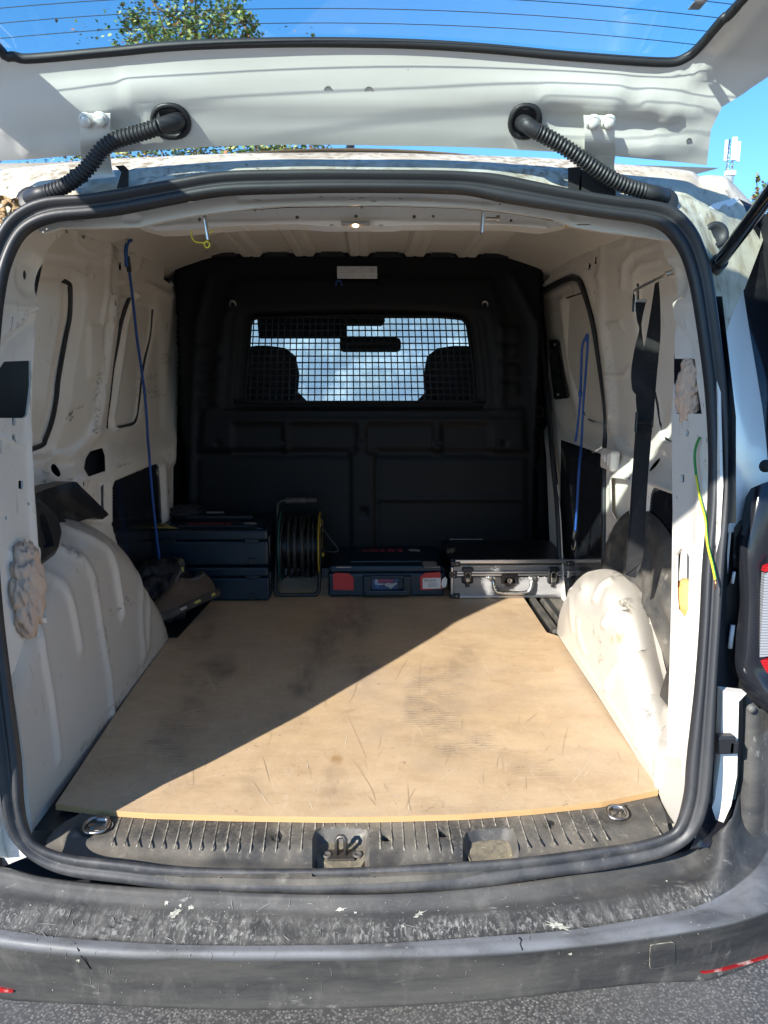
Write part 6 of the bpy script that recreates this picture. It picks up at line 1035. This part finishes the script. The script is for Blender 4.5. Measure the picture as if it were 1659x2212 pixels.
tree('small distant tree with reddish top at the right edge', (1640, 470), 40., [(0, tz(445, 40), .8, 1.1, 800), (-.3, tz(405, 40), .22, .7, 120), (.4, tz(405, 40), .15, .5, 60), (1.2, tz(490, 40), 1.4, 1.3, 900)], {0: 'leaf', 1: 'leaf3', 2: 'leaf4'}, .16, 5, 0)
# antenna mast
am = onY([(1574, 376)], 60.)[0]; mast = thing('antenna_mast', 'white cellular antenna mast beyond the roof on the right', 'antenna', (am[0], 60., 0)); zb_ = am[2]; k = 60/1661.6
MB().tube([(am[0], 60, 0), (am[0], 60, zb_-.2)], .35, 10).build('mast_pole', M['wall'], mast)
tr = MB()
for dx in (-.22, .22): tr.tube([(am[0]+dx, 60, zb_-.4), (am[0]+dx*.9+.1, 60, zb_+2.4)], .05, 6)
for i in range(7): tr.tube([(am[0]-.22, 60, zb_+i*.3), (am[0]+.22, 60, zb_+.3+i*.3)], .03, 5)
tr.build('lattice', M['steel'], mast)
for dx, w_, z0, z1 in ((-.42, .18, .85, 2.3), (.18, .36, .9, 2.5), (.52, .2, .8, 2.2)): MB().box((am[0]+dx, 60-.2, zb_+(z0+z1)/2), (w_, .2, z1-z0), bev=.03).build('antenna_panel', M['white'], mast)
MB().box((am[0]+.1, 60, zb_+.05), (.7, .5, .35), bev=.03).build('equipment_box', M['white'], mast)
# street lamp head seen in the gap
lq = onY([(757, 324)], 14.)[0]; lpz = thing('street_lamp', 'dark lamp head of a street lamp showing in the gap above the roof', 'street lamp', (lq[0], 14., 0))
MB().lathe((lq[0], 14, lq[2]-.03), (0, 0, 1), [(.17, -.02), (.16, 0), (.10, .05), (.07, .07), (.07, .14), (.03, .16), (0, .16)], 24).build('lamp_head', M['gloss'], lpz)
MB().tube([(lq[0], 14, 0), (lq[0], 14, lq[2]-.03)], .05, 10).build('lamp_post', M['gloss'], lpz)
bw = thing('bright_backdrop_wall', 'pale wall added ahead to brighten the view through the windscreen', 'wall', (0, 14, 0))  # made-up backdrop that gives the windscreen view its brightness
MB().box((0, 14, 1.35), (30, .3, 2.7), bev=.02).build('wall_face', M['wall'], bw)
pv = thing('added_white_van', 'white van shape added ahead as a bright patch behind the grille and windscreen', 'van', (-2.6, 9.5, 0))  # invented vehicle, put in for a bright white area at left
rows = []
for y, zb, zt, hw_ in ((7.5, .4, 1.0, .80), (7.6, .3, 1.2, .88), (8.2, .25, 1.35, .92), (8.9, .25, 1.95, .90), (11.4, .25, 2.0, .90), (11.6, .35, 1.8, .86)): rows.append([(-2.6+a*hw_, y, z) for a, z in ((-1, zb), (-1.0, zb+(zt-zb)*.55), (-.86, zt-.08), (-.7, zt), (.7, zt), (.86, zt-.08), (1.0, zb+(zt-zb)*.55), (1, zb))])
MB().loft(rows, sm=False).add(rows[0], [tuple(range(8))]).add(rows[-1], [tuple(range(8))]).build('body', M['car'], pv)
MB().prism([(-1.70, 8.9, 1.32), (-1.70, 9.9, 1.32), (-1.74, 9.9, 1.78), (-1.74, 9.1, 1.78)], (.02, 0, 0)).build('side_window', M['cglass'], pv)
MB().prism([(-3.3, 11.62, 1.25), (-1.9, 11.62, 1.25), (-2.0, 11.61, 1.7), (-3.2, 11.61, 1.7)], (0, .02, 0)).build('windscreen', M['cglass'], pv)
MB().prism([(-3.3, 7.9, 1.32), (-1.9, 7.9, 1.32), (-2.0, 8.6, 1.8), (-3.2, 8.6, 1.8)], (0, -.02, .02)).build('rear_window', M['cglass'], pv)
for y in (8.3, 10.8):
    for x in (-3.45, -1.75): MB().lathe((x, y, .32), (1, 0, 0), [(0, -.09), (.30, -.09), (.33, -.05), (.33, .05), (.30, .09), (0, .09)], 24).build('wheel', M['rubber'], pv)
